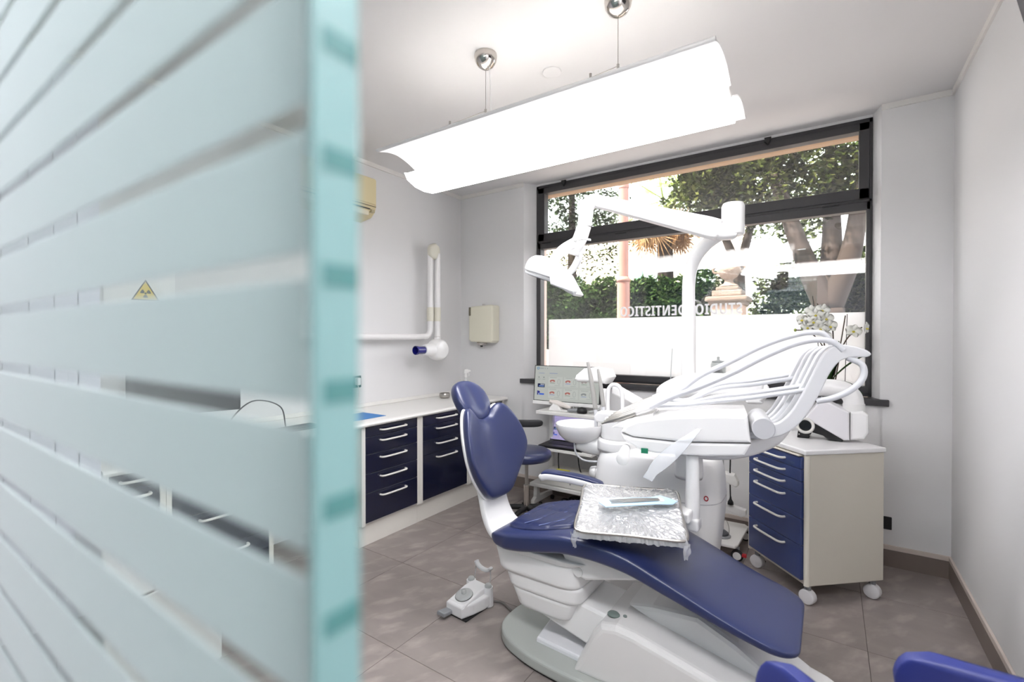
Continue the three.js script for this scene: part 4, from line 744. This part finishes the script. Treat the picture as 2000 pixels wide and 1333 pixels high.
{
  const l = thing('laptop', 'black open laptop with lilac screen on the cart middle shelf', 'laptop', [-1.86, 0.5155, -3.565], R(3));
  part(l, 'base', bx(-0.2, 0.2, 0, 0.02, -0.1, 0.12, 0.006), black);
  part(l, 'keyboard', bx(-0.15, 0.15, 0.02, 0.0225, -0.08, 0.03, 0.002), blackSoft); part(l, 'touchpad', bx(-0.05, 0.05, 0.02, 0.0215, 0.045, 0.115, 0.002), darkGrey);
  const lid = new THREE.Group(); lid.name = 'lid'; lid.position.set(0, 0.02, -0.1); lid.rotation.x = R(-16); l.add(lid);
  part(lid, 'cover', bx(-0.2, 0.2, 0, 0.245, -0.01, 0, 0.005), black);
  part(lid, 'screen', new THREE.PlaneGeometry(0.385, 0.226).translate(0, 0.124, 0.0008), new THREE.MeshStandardMaterial({ color: 0x111111, emissive: 0xffffff, emissiveMap: screenArt(true), emissiveIntensity: 0.3, roughness: 0.3 }));
}
{
  const s = thing('scanner_wand', 'white handheld scanner resting in a cradle on the cart top shelf', 'scanner', [-1.93, 0.8255, -3.53], 0.15);
  part(s, 'cradle', ext([[-0.06, 0], [0.06, 0], [0.05, 0.02], [0.02, 0.05], [-0.02, 0.06], [-0.05, 0.03]], 0.07, 0.008).translate(0, 0, -0.035), whiteMatt);
  part(s, 'wand', taper([[-0.06, 0.075, 0], [0.0, 0.065, 0], [0.06, 0.05, 0], [0.13, 0.03, 0]], [0.014, 0.024, 0.022, 0.014], 16, 14), mat(0xe0d9d3, 0.4));
}
{
  const s = thing('dark_probe', 'small dark grey probe head with grey grip on the cart top shelf', 'probe', [-1.68, 0.8255, -3.51], 0.2);
  part(s, 'head', lathe([[0, 0], [0.036, 0], [0.04, 0.02], [0.032, 0.045], [0, 0.052]]).scale(1.1, 1, 0.9), black);
  part(s, 'grip', taper([[-0.12, 0.02, 0], [-0.06, 0.022, 0], [-0.02, 0.024, 0]], [0.012, 0.016, 0.014], 10, 12), grey);
  part(s, 'tail', taper([[0.06, 0.014, 0], [0.12, 0.03, -0.01], [0.17, 0.05, -0.02]], [0.010, 0.013, 0.018], 10, 12), greyLight);
}
{
  const p = thing('printer_box', 'flat white device box with yellow strip on the cart bottom shelf', 'device', [-1.80, 0.2055, -3.56]);
  part(p, 'body', bx(-0.24, 0.24, 0, 0.085, -0.11, 0.12, 0.012), mat(0xe4e2dc, 0.4)); part(p, 'lid', bx(-0.20, 0.2, 0.085, 0.12, -0.1, 0.06, 0.01), mat(0xc9c6bf, 0.4)); part(p, 'yellow_strip', bx(-0.12, 0.0, 0.12, 0.123, 0.02, 0.055), mat(0xd8d23a, 0.5));
  part(p, 'button', cyl([0.05, 0.04, 0.119], [0.05, 0.04, 0.124], 0.006), grey);
}
solo('coiled_cable', tube(Array.from({ length: 40 }, (_, i) => [-1.86 + 0.05 * Math.cos(i * 0.75) + i * 0.004, 0.035 + 0.0012 * i + 0.05 * Math.abs(Math.sin(i * 0.5)) * 0.5, -3.58 + 0.05 * Math.sin(i * 0.75)]), 0.006, 200, 6), black, 'tangle of black cable on the floor below the cart', 'cable');

// ---------------------------------------------------------------- operator stool
{
  const s = thing('operator_stool', 'round navy operator stool with black curved armrest beside the cart', 'stool', [-2.0, 0, -3.17]);
  part(s, 'seat', lathe([[0, 0.47], [0.15, 0.47], [0.185, 0.482], [0.198, 0.51], [0.192, 0.54], [0.165, 0.556], [0.08, 0.561], [0, 0.56]], 44), leather);
  part(s, 'seat_plate', cyl([0, 0.45, 0], [0, 0.472, 0], 0.05, 0.09), black);
  part(s, 'gas_lift', cyl([0, 0.25, 0], [0, 0.46, 0], 0.014), steel); part(s, 'column', cyl([0, 0.07, 0], [0, 0.27, 0], 0.025), chrome);
  part(s, 'lever', tube([[-0.02, 0.46, 0], [-0.1, 0.44, 0.04], [-0.16, 0.39, 0.07]], 0.005, 12, 8), black);
  for (let k = 0; k < 5; k++) {
    const a = k * Math.PI * 0.4 + 0.3, x = Math.cos(a), z = Math.sin(a);
    const l = part(s, 'leg', taper([[x * 0.02, 0.09, z * 0.02], [x * 0.12, 0.085, z * 0.12], [x * 0.24, 0.065, z * 0.24]], [0.024, 0.02, 0.014], 10, 10), black);
    part(l, 'castor', lathe([[0, -0.02], [0.02, -0.02], [0.024, 0], [0.02, 0.02], [0, 0.02]]).rotateX(Math.PI / 2).rotateY(-a).translate(x * 0.24, 0.0245, z * 0.24), black);
  }
  const arc = []; for (let i = 0; i <= 14; i++) { const a = R(200 - i * 13.5); arc.push([-0.06 + 0.25 * Math.cos(a), 0.775 + 0.02 * Math.cos(a * 0.5), 0.03 + 0.15 * Math.sin(a)]); }
  const cv = new THREE.CatmullRomCurve3(arc.map(A3)), rg = []; for (let i = 0; i <= 40; i++) { const t = i / 40, d = cv.getTangent(t), k = Math.sqrt(Math.max(0, 1 - (2 * t - 1) ** 12)) + 0.02; rg.push(ring(cv.getPoint(t), V(-d.z, 0, d.x).normalize(), Y, 0.02 * k, 0.027 * k, 3, 18)); }
  part(s, 'armrest', loft(rg), blackSoft, 'black padded curved armrest');
  part(s, 'armrest_bar', tube([[0, 0.455, -0.04], [-0.12, 0.45, -0.12], [-0.2, 0.5, -0.12], [-0.25, 0.62, -0.06], [-0.27, 0.76, 0.0]], 0.010, 30, 10), black);
}
// ---------------------------------------------------------------- foot control
{
  const p = thing('foot_pedal', 'white dental foot control with grey dial and wire hoop on the floor', 'foot pedal', [-1.59, 0, -1.935], R(-4));
  part(p, 'body', ext([[-0.06, -0.10], [0.05, -0.10], [0.072, -0.03], [0.085, 0.04], [0.085, 0.095], [0.06, 0.115], [-0.06, 0.115], [-0.085, 0.095], [-0.085, 0.05], [-0.07, -0.03]], 0.066, 0.012, false, 3).rotateX(-Math.PI / 2).translate(0, 0.006, 0), mat(0xe9e8e8, 0.35));
  part(p, 'wedge_top', ext([[-0.10, 0.06], [0.105, 0.06], [0.10, 0.105], [0.03, 0.10], [-0.08, 0.075]], 0.115, 0.008).rotateY(Math.PI / 2).translate(-0.0575, 0, 0), mat(0xe9e8e8, 0.35));
  part(p, 'sole', bx(-0.075, 0.075, 0, 0.008, -0.105, 0.095, 0.003), black);
  const dial = part(p, 'dial', lathe([[0, 0.014], [0.03, 0.014], [0.045, 0.008], [0.048, 0], [0, 0]]).rotateX(0.22).translate(0.0, 0.088, 0.03), greyLight, 'grey round dial'); part(dial, 'dial_boss', lathe([[0, 0.026], [0.012, 0.026], [0.014, 0.01]]).rotateX(0.22).translate(0, 0.09, 0.028), greyLight);
  for (const x of [-0.062, 0.062]) { const t = part(p, 'side_tower', cyl([x, 0.004, -0.092], [x, 0.102, -0.092], 0.029, 0.026), mat(0xe9e8e8, 0.35)); part(t, 'button', lathe([[0, 0.018], [0.014, 0.018], [0.019, 0.01], [0.019, 0]]).translate(x, 0.1, -0.092), greyLight); }
  part(p, 'toe_pedal', ext([[-0.022, 0], [0.022, 0], [0.026, 0.07], [-0.026, 0.07]], 0.022, 0.006).rotateX(Math.PI / 2 - 0.15).translate(-0.04, 0.034, 0.09), grey);
  const hoop = part(p, 'hoop', tube([[-0.055, 0.095, -0.11], [-0.055, 0.15, -0.12], [-0.05, 0.195, -0.125]], 0.003, 12, 6), clearPlastic); part(p, 'hoop', tube([[0.055, 0.095, -0.11], [0.055, 0.14, -0.12], [0.05, 0.175, -0.125]], 0.003, 12, 6), clearPlastic); void hoop;
  const arc = []; for (let i = 0; i <= 10; i++) { const a = Math.PI * (1 + i / 10); arc.push([0.052 * Math.cos(a), 0.2 + 0.028 * Math.sin(a) - 0.012 * (i / 10), -0.125]); }
  const cv = new THREE.CatmullRomCurve3(arc.map(A3)), rg = []; for (let i = 0; i <= 20; i++) { const d = cv.getTangent(i / 20); rg.push(ring(cv.getPoint(i / 20), V(-d.y, d.x, 0).normalize(), Z, 0.008, 0.014, 4, 12)); }
  part(p, 'carry_grip', loft(rg), whiteGrey);
  part(p, 'cable', tube([[0.06, 0.012, -0.12], [0.11, 0.008, -0.15], [0.18, 0.006, -0.13], [0.235, 0.006, -0.11]], 0.006, 30, 8), mat(0x77726f, 0.6));
}
// ---------------------------------------------------------------- things on the sill
{
  const o = thing('orchid', 'white flowering orchid in a pot on the window sill', 'plant', [0.0, 1.0535, -3.838]);
  part(o, 'pot', lathe([[0, 0], [0.045, 0], [0.05, 0.01], [0.06, 0.1], [0.063, 0.105], [0.058, 0.108], [0.052, 0.09], [0, 0.088]]), mat(0xe6e4df, 0.3));
  const leafM = mat(0x2f4f22, 0.35), petalM = mat(0xf6f6f0, 0.6, { transmission: 0.25, thickness: 0, side: THREE.DoubleSide }), stemM = mat(0x4a3a2c, 0.6), budM = mat(0x9aa85a, 0.5), lipM = mat(0xd8c84c, 0.5);
  const leaf = (dx, dz, h, len, w, droop) => { const rg = []; for (let i = 0; i <= 14; i++) { const t = i / 14, c = V(dx * t * len, h * t - droop * t * t, dz * t * len), wd = Math.max(0.002, w * Math.sin(Math.PI * Math.min(1, t * 0.94 + 0.06)) ** 0.7), s = V(-dz, 0, dx).normalize(); rg.push([c.clone().addScaledVector(s, -wd).add(V(0, wd * 0.35, 0)), c.clone().add(V(0, 0.002, 0)), c.clone().addScaledVector(s, wd).add(V(0, wd * 0.35, 0)), c.clone().add(V(0, -0.002, 0))]); } return loft(rg).translate(0, 0.09, 0); };
  for (const a of [[0.5, 0.86, 0.34, 0.10, 0.032, 0.06], [0.98, 0.2, 0.30, 0.22, 0.03, 0.10], [0.9, 0.4, 0.06, 0.2, 0.03, 0.12], [0.75, 0.66, 0.02, 0.15, 0.032, 0.13], [-0.5, 0.86, 0.16, 0.1, 0.03, 0.1]]) part(o, 'leaf', leaf(...a), leafM);
  for (const pts of [[[-0.01, 0.09, 0], [-0.03, 0.35, 0.03], [-0.05, 0.55, 0.07], [-0.07, 0.62, 0.10]], [[0.01, 0.09, 0], [0.02, 0.35, 0.02], [0.012, 0.53, 0.03]], [[0.02, 0.09, 0], [0.06, 0.35, 0.02], [0.085, 0.54, 0.03]], [[0.03, 0.09, 0], [0.07, 0.33, 0.05], [0.11, 0.41, 0.09], [0.17, 0.46, 0.12]], [[-0.02, 0.3, 0.02], [-0.08, 0.40, 0.06], [-0.14, 0.44, 0.09], [-0.19, 0.445, 0.1]]]) part(o, 'stem', tube(pts, 0.0038, 24, 6), stemM);
  const petal = (len, w) => { const rg = []; for (let i = 0; i <= 8; i++) { const t = i / 8, wd = Math.max(0.001, w * Math.sin(Math.PI * Math.min(0.97, 0.06 + t * 0.9)) ** 0.6), z = 0.012 * Math.sin(t * 2.4); rg.push([V(-wd, t * len, z - wd * 0.25), V(0, t * len, z + 0.001), V(wd, t * len, z - wd * 0.25), V(0, t * len, z - 0.001)]); } return loft(rg); };
  const bigP = petal(0.044, 0.027), slimP = petal(0.042, 0.016);
  const bloom = (x, y, z, ry, rx, s = 1) => { const f = new THREE.Group(); f.name = 'flower'; f.position.set(x, y, z); f.rotation.set(rx, ry, rr(-0.3, 0.3)); f.scale.setScalar(s); f.position.y -= 0.03; o.add(f);
    for (const [g, a] of [[slimP, 0], [bigP, 1.35], [bigP, -1.35], [slimP, 2.45], [slimP, -2.45]]) { const p = part(f, 'petal', g, petalM); p.rotation.z = a; }
    part(f, 'lip', new THREE.SphereGeometry(0.008, 10, 8).scale(1, 0.8, 1.4).translate(0, -0.006, 0.01), lipM); };
  for (const [x, y, z, ry, rx] of [[-0.10, 0.60, 0.11, -0.4, 0], [-0.15, 0.545, 0.12, -0.6, 0.1], [-0.04, 0.605, 0.13, 0.1, 0], [-0.085, 0.53, 0.15, -0.2, 0.2], [-0.02, 0.55, 0.13, 0.3, 0.1], [-0.05, 0.485, 0.14, 0.0, 0.3], [0.0, 0.50, 0.12, 0.4, 0.1], [-0.03, 0.43, 0.13, 0.1, 0.2], [-0.075, 0.575, 0.16, -0.2, 0.1], [-0.12, 0.495, 0.12, -0.3, 0.2]]) bloom(x, y, z, ry, rx);
  bloom(0.125, 0.465, 0.13, 0.2, -0.2, 1.05); bloom(0.185, 0.485, 0.14, 1.2, 0.1, 0.95);
  for (const [x, y] of [[-0.155, 0.45], [-0.195, 0.445], [-0.17, 0.425]]) part(o, 'bud', new THREE.SphereGeometry(0.009, 10, 8).scale(1, 1.2, 1).translate(x, y, 0.095), budM);
  part(o, 'support_stick', cyl([0.085, 0.09, 0.03], [0.095, 0.55, 0.03], 0.002), black); part(o, 'support_stick', cyl([-0.04, 0.09, 0.02], [-0.095, 0.67, 0.13], 0.0022), black);
}
{
  const j = thing('glass_jar', 'small clear glass jar with dark contents on the window sill', 'jar', [-0.70, 1.0535, -3.835]);
  part(j, 'glass', lathe([[0, 0], [0.05, 0], [0.054, 0.01], [0.054, 0.19], [0.048, 0.205], [0.045, 0.205], [0.05, 0.188], [0.05, 0.012], [0, 0.008]], 28), mat(0xf4f6f6, 0.04, { transmission: 0.85, thickness: 0 }));
  for (let i = 0; i < 7; i++) { const a = i * 0.9; part(j, 'content', bx(-0.012, 0.012, 0.012, 0.13 + 0.02 * (i % 3), -0.012, 0.012, 0.004).rotateY(a).translate(0.028 * Math.cos(a), 0, 0.028 * Math.sin(a)), mat([0x5b5a5c, 0x8b8a8c, 0x3c3b40][i % 3], 0.5)); }
  part(j, 'lid', lathe([[0, 0.205], [0.046, 0.205], [0.046, 0.215], [0.012, 0.22], [0.008, 0.232], [0.01, 0.245], [0, 0.25]]), mat(0xd6dadb, 0.1, { transmission: 0.6, thickness: 0 }));
}
solo('clear_rod', cyl([-1.06, 1.054, -3.84], [-1.045, 1.36, -3.84], 0.004), mat(0xf2f5f6, 0.05, { transmission: 0.6, thickness: 0 }), 'thin clear rod standing on the window sill left of the lamp pole', 'rod');

// ---------------------------------------------------------------- blue chairs in the foreground and the wall screen
function shellChair(label, pos, turn) {
  const c = thing('shell_chair', label, 'chair', pos, turn, 'blue plastic visitor chairs');
  const rg = [], W = 0.21;
  for (let i = 0; i <= 40; i++) { // back: from top edge down, then seat towards +z
    const t = i / 40; let y, z, nx, w;
    if (t < 0.5) { const k = t / 0.5; y = 0.80 - 0.33 * k; z = -0.02 - 0.0 + 0.02 * Math.sin(k * 2); nx = V(0, 0.1, 1).normalize(); w = W * (k < 0.22 ? 0.74 + 0.26 * Math.sqrt(1 - (1 - k / 0.22) ** 2) : 1 - 0.3 * (k - 0.22)); }
    else { const k = (t - 0.5) / 0.5, a = Math.min(1, k / 0.2) * Math.PI / 2; y = 0.47 - 0.03 * Math.sin(a) - (k > 0.85 ? (k - 0.85) * 0.1 : 0); z = 0.0 + 0.03 * (1 - Math.cos(a)) + Math.max(0, k - 0.2) * 0.5; nx = V(0, Math.sin(a) || 0.01, Math.cos(a)).normalize(); w = W * (0.766 + 0.2 * Math.min(1, k * 2)); }
    rg.push(ring(V(0, y, z), X, nx, w, 0.017, 8, 40).map((p) => { p.z += 0.35 * p.x * p.x; return p; }));
  }
  part(c, 'shell', loft(rg), bluePlastic);
  for (const [x, z, ox, oz] of [[-0.15, 0.05, -0.05, -0.05], [0.15, 0.05, 0.05, -0.05], [-0.15, 0.36, -0.05, 0.04], [0.15, 0.36, 0.05, 0.04]]) part(c, 'leg', cyl([x, 0.425, z], [x + ox, 0.001, z + oz], 0.011), chrome);
  return c;
}
shellChair('blue plastic shell chair at the lower right beside the wall', [0.325, 0, -1.285], Math.PI + R(2));
shellChair('blue plastic shell chair with only its top corner showing at the bottom edge', [0.03, 0, -0.955], R(-46));
{
  const t = thing('wall_screen', 'dark flat television tilted down, high on the right wall', 'television', [0.497, 2.36, -2.075], -Math.PI / 2);
  // local +x runs along +z of the room, local +z faces the room
  const g = new THREE.Group(); g.name = 'display'; g.rotation.x = R(12); t.add(g);
  part(g, 'case', bx(0, 0.95, -0.26, 0.28, -0.03, 0, 0.006), black); part(g, 'screen', bx(0.012, 0.938, -0.245, 0.268, -0.001, 0.0015), mat(0x55555a, 0.25));
  part(t, 'bracket', bx(0.4, 0.55, -0.1, 0.05, -0.112, -0.03, 0.006), darkGrey);
}

// ---------------------------------------------------------------- the street outside
{
  struct('ground_street', bx(-16, 10, -0.7, -0.45, -22, ZO), mat(0x98979a, 0.9));
  struct('pavement', bx(-16, 10, -0.45, -0.33, -6.6, ZO), mat(0xb9b8b8, 0.9));
  const bark = tex(256, (u, v) => { const n = fbm(u * 1, v * 0.5, 16, 4); const d = 0.36 + (n - 0.45) * 0.5; return [d * 1.08, d * 0.95, d * 0.86]; });
  const trunkM = mat(0x9c8a80, 0.9, { map: bark });
  // one crown: many small leaf quads scattered over a cloud of lumps
  function crown(lumps, count, size, cols) {
    const pos = [], col = [], nor = [], idx = [], tot = lumps.reduce((a, l) => a + l[3] * l[4] * l[5], 0); let k = 0;
    for (const [cx, cy, cz, rx, ry, rz] of lumps) {
      const n = Math.round(count * rx * ry * rz / tot);
      for (let i = 0; i < n; i++) {
        const a = rnd() * 6.283, b = Math.acos(2 * rnd() - 1), r = 0.55 + 0.45 * Math.sqrt(rnd()) + 0.1 * rnd();
        const d = V(Math.sin(b) * Math.cos(a), Math.cos(b), Math.sin(b) * Math.sin(a)), p = V(cx + d.x * rx * r, cy + d.y * ry * r, cz + d.z * rz * r);
        const u = V(rr(-1, 1), rr(-0.6, 0.6), rr(-1, 1)).normalize(), v = V(rr(-1, 1), rr(-1, 0.2), rr(-1, 1)); v.addScaledVector(u, -v.dot(u)).normalize(); const s = size * rr(0.6, 1.3), nn = u.clone().cross(v);
        const c = cols[Math.floor(rnd() * cols.length)];
        for (const [e, f] of [[0, -1], [0.42, 0], [0, 1], [-0.42, 0]]) { pos.push(p.x + u.x * s * f + v.x * s * e, p.y + u.y * s * f + v.y * s * e, p.z + u.z * s * f + v.z * s * e); col.push(c.r, c.g, c.b); nor.push(nn.x, nn.y, nn.z); }
        idx.push(k, k + 1, k + 2, k, k + 2, k + 3); k += 4;
      }
    }
    const g = new THREE.BufferGeometry(); g.setAttribute('position', new THREE.Float32BufferAttribute(pos, 3)); g.setAttribute('normal', new THREE.Float32BufferAttribute(nor, 3)); g.setAttribute('color', new THREE.Float32BufferAttribute(col, 3)); g.setIndex(idx); return g;
  }
  const leafM = mat(0xffffff, 0.6, { vertexColors: true, side: THREE.DoubleSide, transmission: 0.35, thickness: 0 });
  const C = (...h) => h.map((x) => new THREE.Color(x));
  const lumpy = (x0, x1, y0, y1, z0, z1, n, r) => Array.from({ length: n }, (_, i) => [x0 + (x1 - x0) * ((i * 0.618) % 1), rr(y0, y1), rr(z0, z1), r * rr(0.7, 1.3), r * rr(0.6, 1.1), r * rr(0.7, 1.2)]);
  const hedgeCols = C(0x6f9a5e, 0x84ae6c, 0x557f4a, 0xa2c586), treeCols = C(0x7f9452, 0x9bb060, 0x66803f, 0xb9c67c), darkCols = C(0x6b8558, 0x84a069, 0x516b45);
  // hedge behind a low wall
  {
    const t = thing('hedge', 'long clipped green hedge across the street behind the pink lamp post', 'hedge');
    part(t, 'foliage', crown([...lumpy(-7.2, -1.75, 0.5, 1.9, -9.9, -9.5, 80, 0.48), ...lumpy(-7.2, -1.75, 1.95, 2.45, -9.9, -9.5, 60, 0.42)], 120000, 0.06, hedgeCols), leafM);
    for (let x = -7; x < -2; x += 0.7) part(t, 'stem', cyl([x, -0.45, -9.7], [x + 0.1, 1.6, -9.7], 0.05, 0.03, 8), trunkM);
  }
  {
    const t = thing('shrub_row', 'sunlit shrubs across the street right of the stone urn', 'shrubs');
    part(t, 'foliage', crown(lumpy(-1.0, 1.1, 0.7, 2.75, -10.6, -9.9, 40, 0.45), 26000, 0.06, treeCols.concat(C(0xc5d684))), leafM);
    for (let x = -0.5; x < 1.5; x += 0.6) part(t, 'stem', cyl([x, -0.45, -10], [x + 0.1, 1.6, -10], 0.05, 0.03, 8), trunkM);
  }
  // trees
  function tree(label, base, fork, limbs, lumps, count, size, cols) {
    const t = thing('street_tree', label, 'tree', [0, 0, 0], 0, 'street trees');
    part(t, 'trunk', taper([[base[0], -0.46, base[2]], [base[0] + 0.03, fork[1] * 0.5, base[2]], fork], [base[3] * 1.5, base[3], base[3] * 0.9], 24, 16), trunkM);
    for (const l of limbs) part(t, 'limb', taper([fork, ...l.slice(0, -1)], [base[3] * 0.8, base[3] * 0.55, l[l.length - 1]], 20, 12), trunkM);
    part(t, 'foliage', crown(lumps, count, size, cols), leafM); return t;
  }
  tree('big fig tree with thick forked trunk seen at the right of the window', [0.0, 0, -9.0, 0.24], [-0.02, 1.9, -9.0], [[[-0.3, 2.6, -9.0], [-0.8, 4.2, -9.1], 0.1], [[0.25, 2.7, -9.0], [0.45, 4.2, -9.2], 0.1], [[0.02, 2.8, -9.2], [0.0, 4.6, -9.4], 0.08]],
    lumpy(-2.2, 1.5, 3.7, 6.0, -10.0, -8.6, 40, 0.6), 26000, 0.06, treeCols);
  tree('loose broadleaf tree crown behind the palm', [-1.75, 0, -12, 0.14], [-1.75, 3.0, -12], [[[-2.2, 4.2, -12], [-2.6, 5.4, -12], 0.05], [[-1.4, 4.4, -12], [-1.0, 5.5, -12], 0.05]], lumpy(-2.6, -0.6, 4.0, 6.6, -12.6, -11.4, 16, 0.55), 9000, 0.06, treeCols);
  tree('dark drooping conifer at the left of the window', [-5.3, 0, -10.5, 0.14], [-5.3, 3.0, -10.5], [[[-5.3, 4.2, -10.5], [-5.3, 6.5, -10.5], 0.04]], [...lumpy(-6.4, -4.3, 3.2, 6.2, -11, -10, 22, 0.5), [-4.3, 2.95, -10.3, 0.35, 0.5, 0.35], [-4.0, 3.6, -10.3, 0.4, 0.25, 0.3]], 10000, 0.05, darkCols);
  {
    const t = thing('palm_tree', 'palm tree with hanging dry brown fronds in the middle of the window', 'palm', [-2.95, 0, -10.2]);
    part(t, 'trunk', taper([[0.1, -0.46, 0], [0.05, 2, 0], [0, 4.0, 0]], [0.2, 0.17, 0.16], 16, 14), trunkM);
    // fan-shaped frond: stalk plus pointed leaflets
    const frond = (len, droop, az) => {
      const pos = [], n = 18;
      for (let i = 0; i < n; i++) { const a = (i / (n - 1) - 0.5) * 3.6, l = len * (0.5 - 0.06 * Math.abs(a)), w = 0.018, ax = Math.sin(a), ay = Math.cos(a); for (const [t, e] of [[0.05, -w], [0.05, w], [1, 0]]) { const y = len * 0.5 + ay * l * t - e * ax, x = ax * l * t + e * ay; pos.push(x, y, -droop * (y * y + x * x)); } }
      const g = new THREE.BufferGeometry(); g.setAttribute('position', new THREE.Float32BufferAttribute(pos, 3)); g.setAttribute('uv', new THREE.Float32BufferAttribute(new Float32Array(pos.length / 3 * 2), 2)); g.computeVertexNormals();
      const m = mergeGeometries([g, new THREE.CylinderGeometry(0.008, 0.016, len * 0.5, 5).toNonIndexed().translate(0, len * 0.25, 0)]); m.rotateX(az[0]); m.rotateY(az[1]); return m;
    };
    const fM = mat(0x9aab62, 0.6, { side: THREE.DoubleSide, transmission: 0.35, thickness: 0 }), dM = mat(0x8f6d48, 0.8, { side: THREE.DoubleSide });
    for (let i = 0; i < 22; i++) part(t, 'frond', frond(rr(1.2, 1.7), 0.1, [rr(0.3, 2.0), i * 0.7]).translate(0, 4.1 + rr(0, 0.3), 0), fM);
    for (let i = 0; i < 30; i++) part(t, 'dry_frond', frond(rr(0.9, 1.4), 0.02, [rr(2.75, 3.08), i * 0.5]).translate(rr(-0.55, 0.55), 4.25, rr(-0.2, 0.2)), dM);
  }
  {
    const p = thing('lamp_post', 'pinkish brown street lamp post outside the window', 'lamp post', [-2.27, 0, -6.0]);
    const m = mat(0x8c675d, 0.6);
    part(p, 'shaft', cyl([0, 2.2, 0], [0, 5.4, 0], 0.066, 0.058, 24), m); part(p, 'lower_shaft', cyl([0, -0.33, 0], [0, 2.2, 0], 0.088, 0.082, 24), m); part(p, 'collar', lathe([[0, 0], [0.09, 0], [0.09, 0.03], [0.07, 0.07], [0, 0.07]]).translate(0, 2.18, 0), m);
    part(p, 'band', cyl([0, 3.42, 0], [0, 3.47, 0], 0.07), m);
  }
  {
    const u = thing('stone_urn', 'carved stone urn on a moulded garden pillar across the street', 'urn', [-1.36, 0, -8.3]);
    const m = mat(0x7a6c62, 0.9, { bumpMap: plaster, bumpScale: 0.02 });
    part(u, 'pillar', bx(-0.23, 0.23, -0.46, 2.02, -0.23, 0.23, 0.01), mat(0x937d70, 0.9)); part(u, 'cap', bx(-0.31, 0.31, 2.02, 2.1, -0.31, 0.31, 0.03), m); part(u, 'cap_moulding', bx(-0.27, 0.27, 1.96, 2.03, -0.27, 0.27, 0.02), m); part(u, 'step', bx(-0.22, 0.22, 2.1, 2.2, -0.22, 0.22, 0.02), m);  part(u, 'step', bx(-0.17, 0.17, 2.2, 2.26, -0.17, 0.17, 0.02), m);
    part(u, 'vase', lathe([[0, 2.26], [0.15, 2.26], [0.14, 2.29], [0.07, 2.33], [0.065, 2.38], [0.12, 2.42], [0.175, 2.50], [0.18, 2.56], [0.14, 2.60], [0.12, 2.63], [0.15, 2.66], [0.14, 2.69], [0, 2.70]], 28), m);
    for (const s of [-1, 1]) part(u, 'lug', new THREE.TorusGeometry(0.05, 0.018, 8, 16).translate(s * 0.19, 2.55, 0), m);
    part(u, 'finial', lathe([[0, 2.69], [0.1, 2.69], [0.09, 2.73], [0.04, 2.76], [0, 2.77]]), m);
  }
  solo('garden_wall', mergeGeometries([bx(-9, -1.7, -0.46, 1.2, -8.4, -8.2), bx(-1.0, 5, -0.46, 1.15, -8.4, -8.2)]), mat(0x8f8782, 0.9), 'low pinkish garden wall in front of the hedge across the street', 'wall');
  {
    const b = thing('apartment_house', 'pale sunlit house with green shutter behind the palm', 'building', [-5.5, 0, -17]);
    part(b, 'facade', bx(-5, 3.2, -0.46, 5.4, -1, 0), mat(0xf1e3d4, 0.9)); part(b, 'cornice', bx(-5.1, 3.3, 5.4, 5.6, -1, 0.15, 0.03), mat(0xf3ebe0, 0.9));
    for (const x of [-3.2, -0.2, 1.7]) { const s = part(b, 'shutter', bx(x - 0.28, x, 2.4, 3.9, 0, 0.05, 0.01), mat(0x6ea08e, 0.7)); part(s, 'window_pane', bx(x + 0.02, x + 0.6, 2.4, 3.9, 0.0, 0.02), mat(0x8a9498, 0.2)); }
    part(b, 'balcony', bx(0.5, 2.4, 2.1, 2.25, 0, 0.5, 0.02), mat(0xece4da, 0.9));
  }
}
renderer.render(scene, camera);
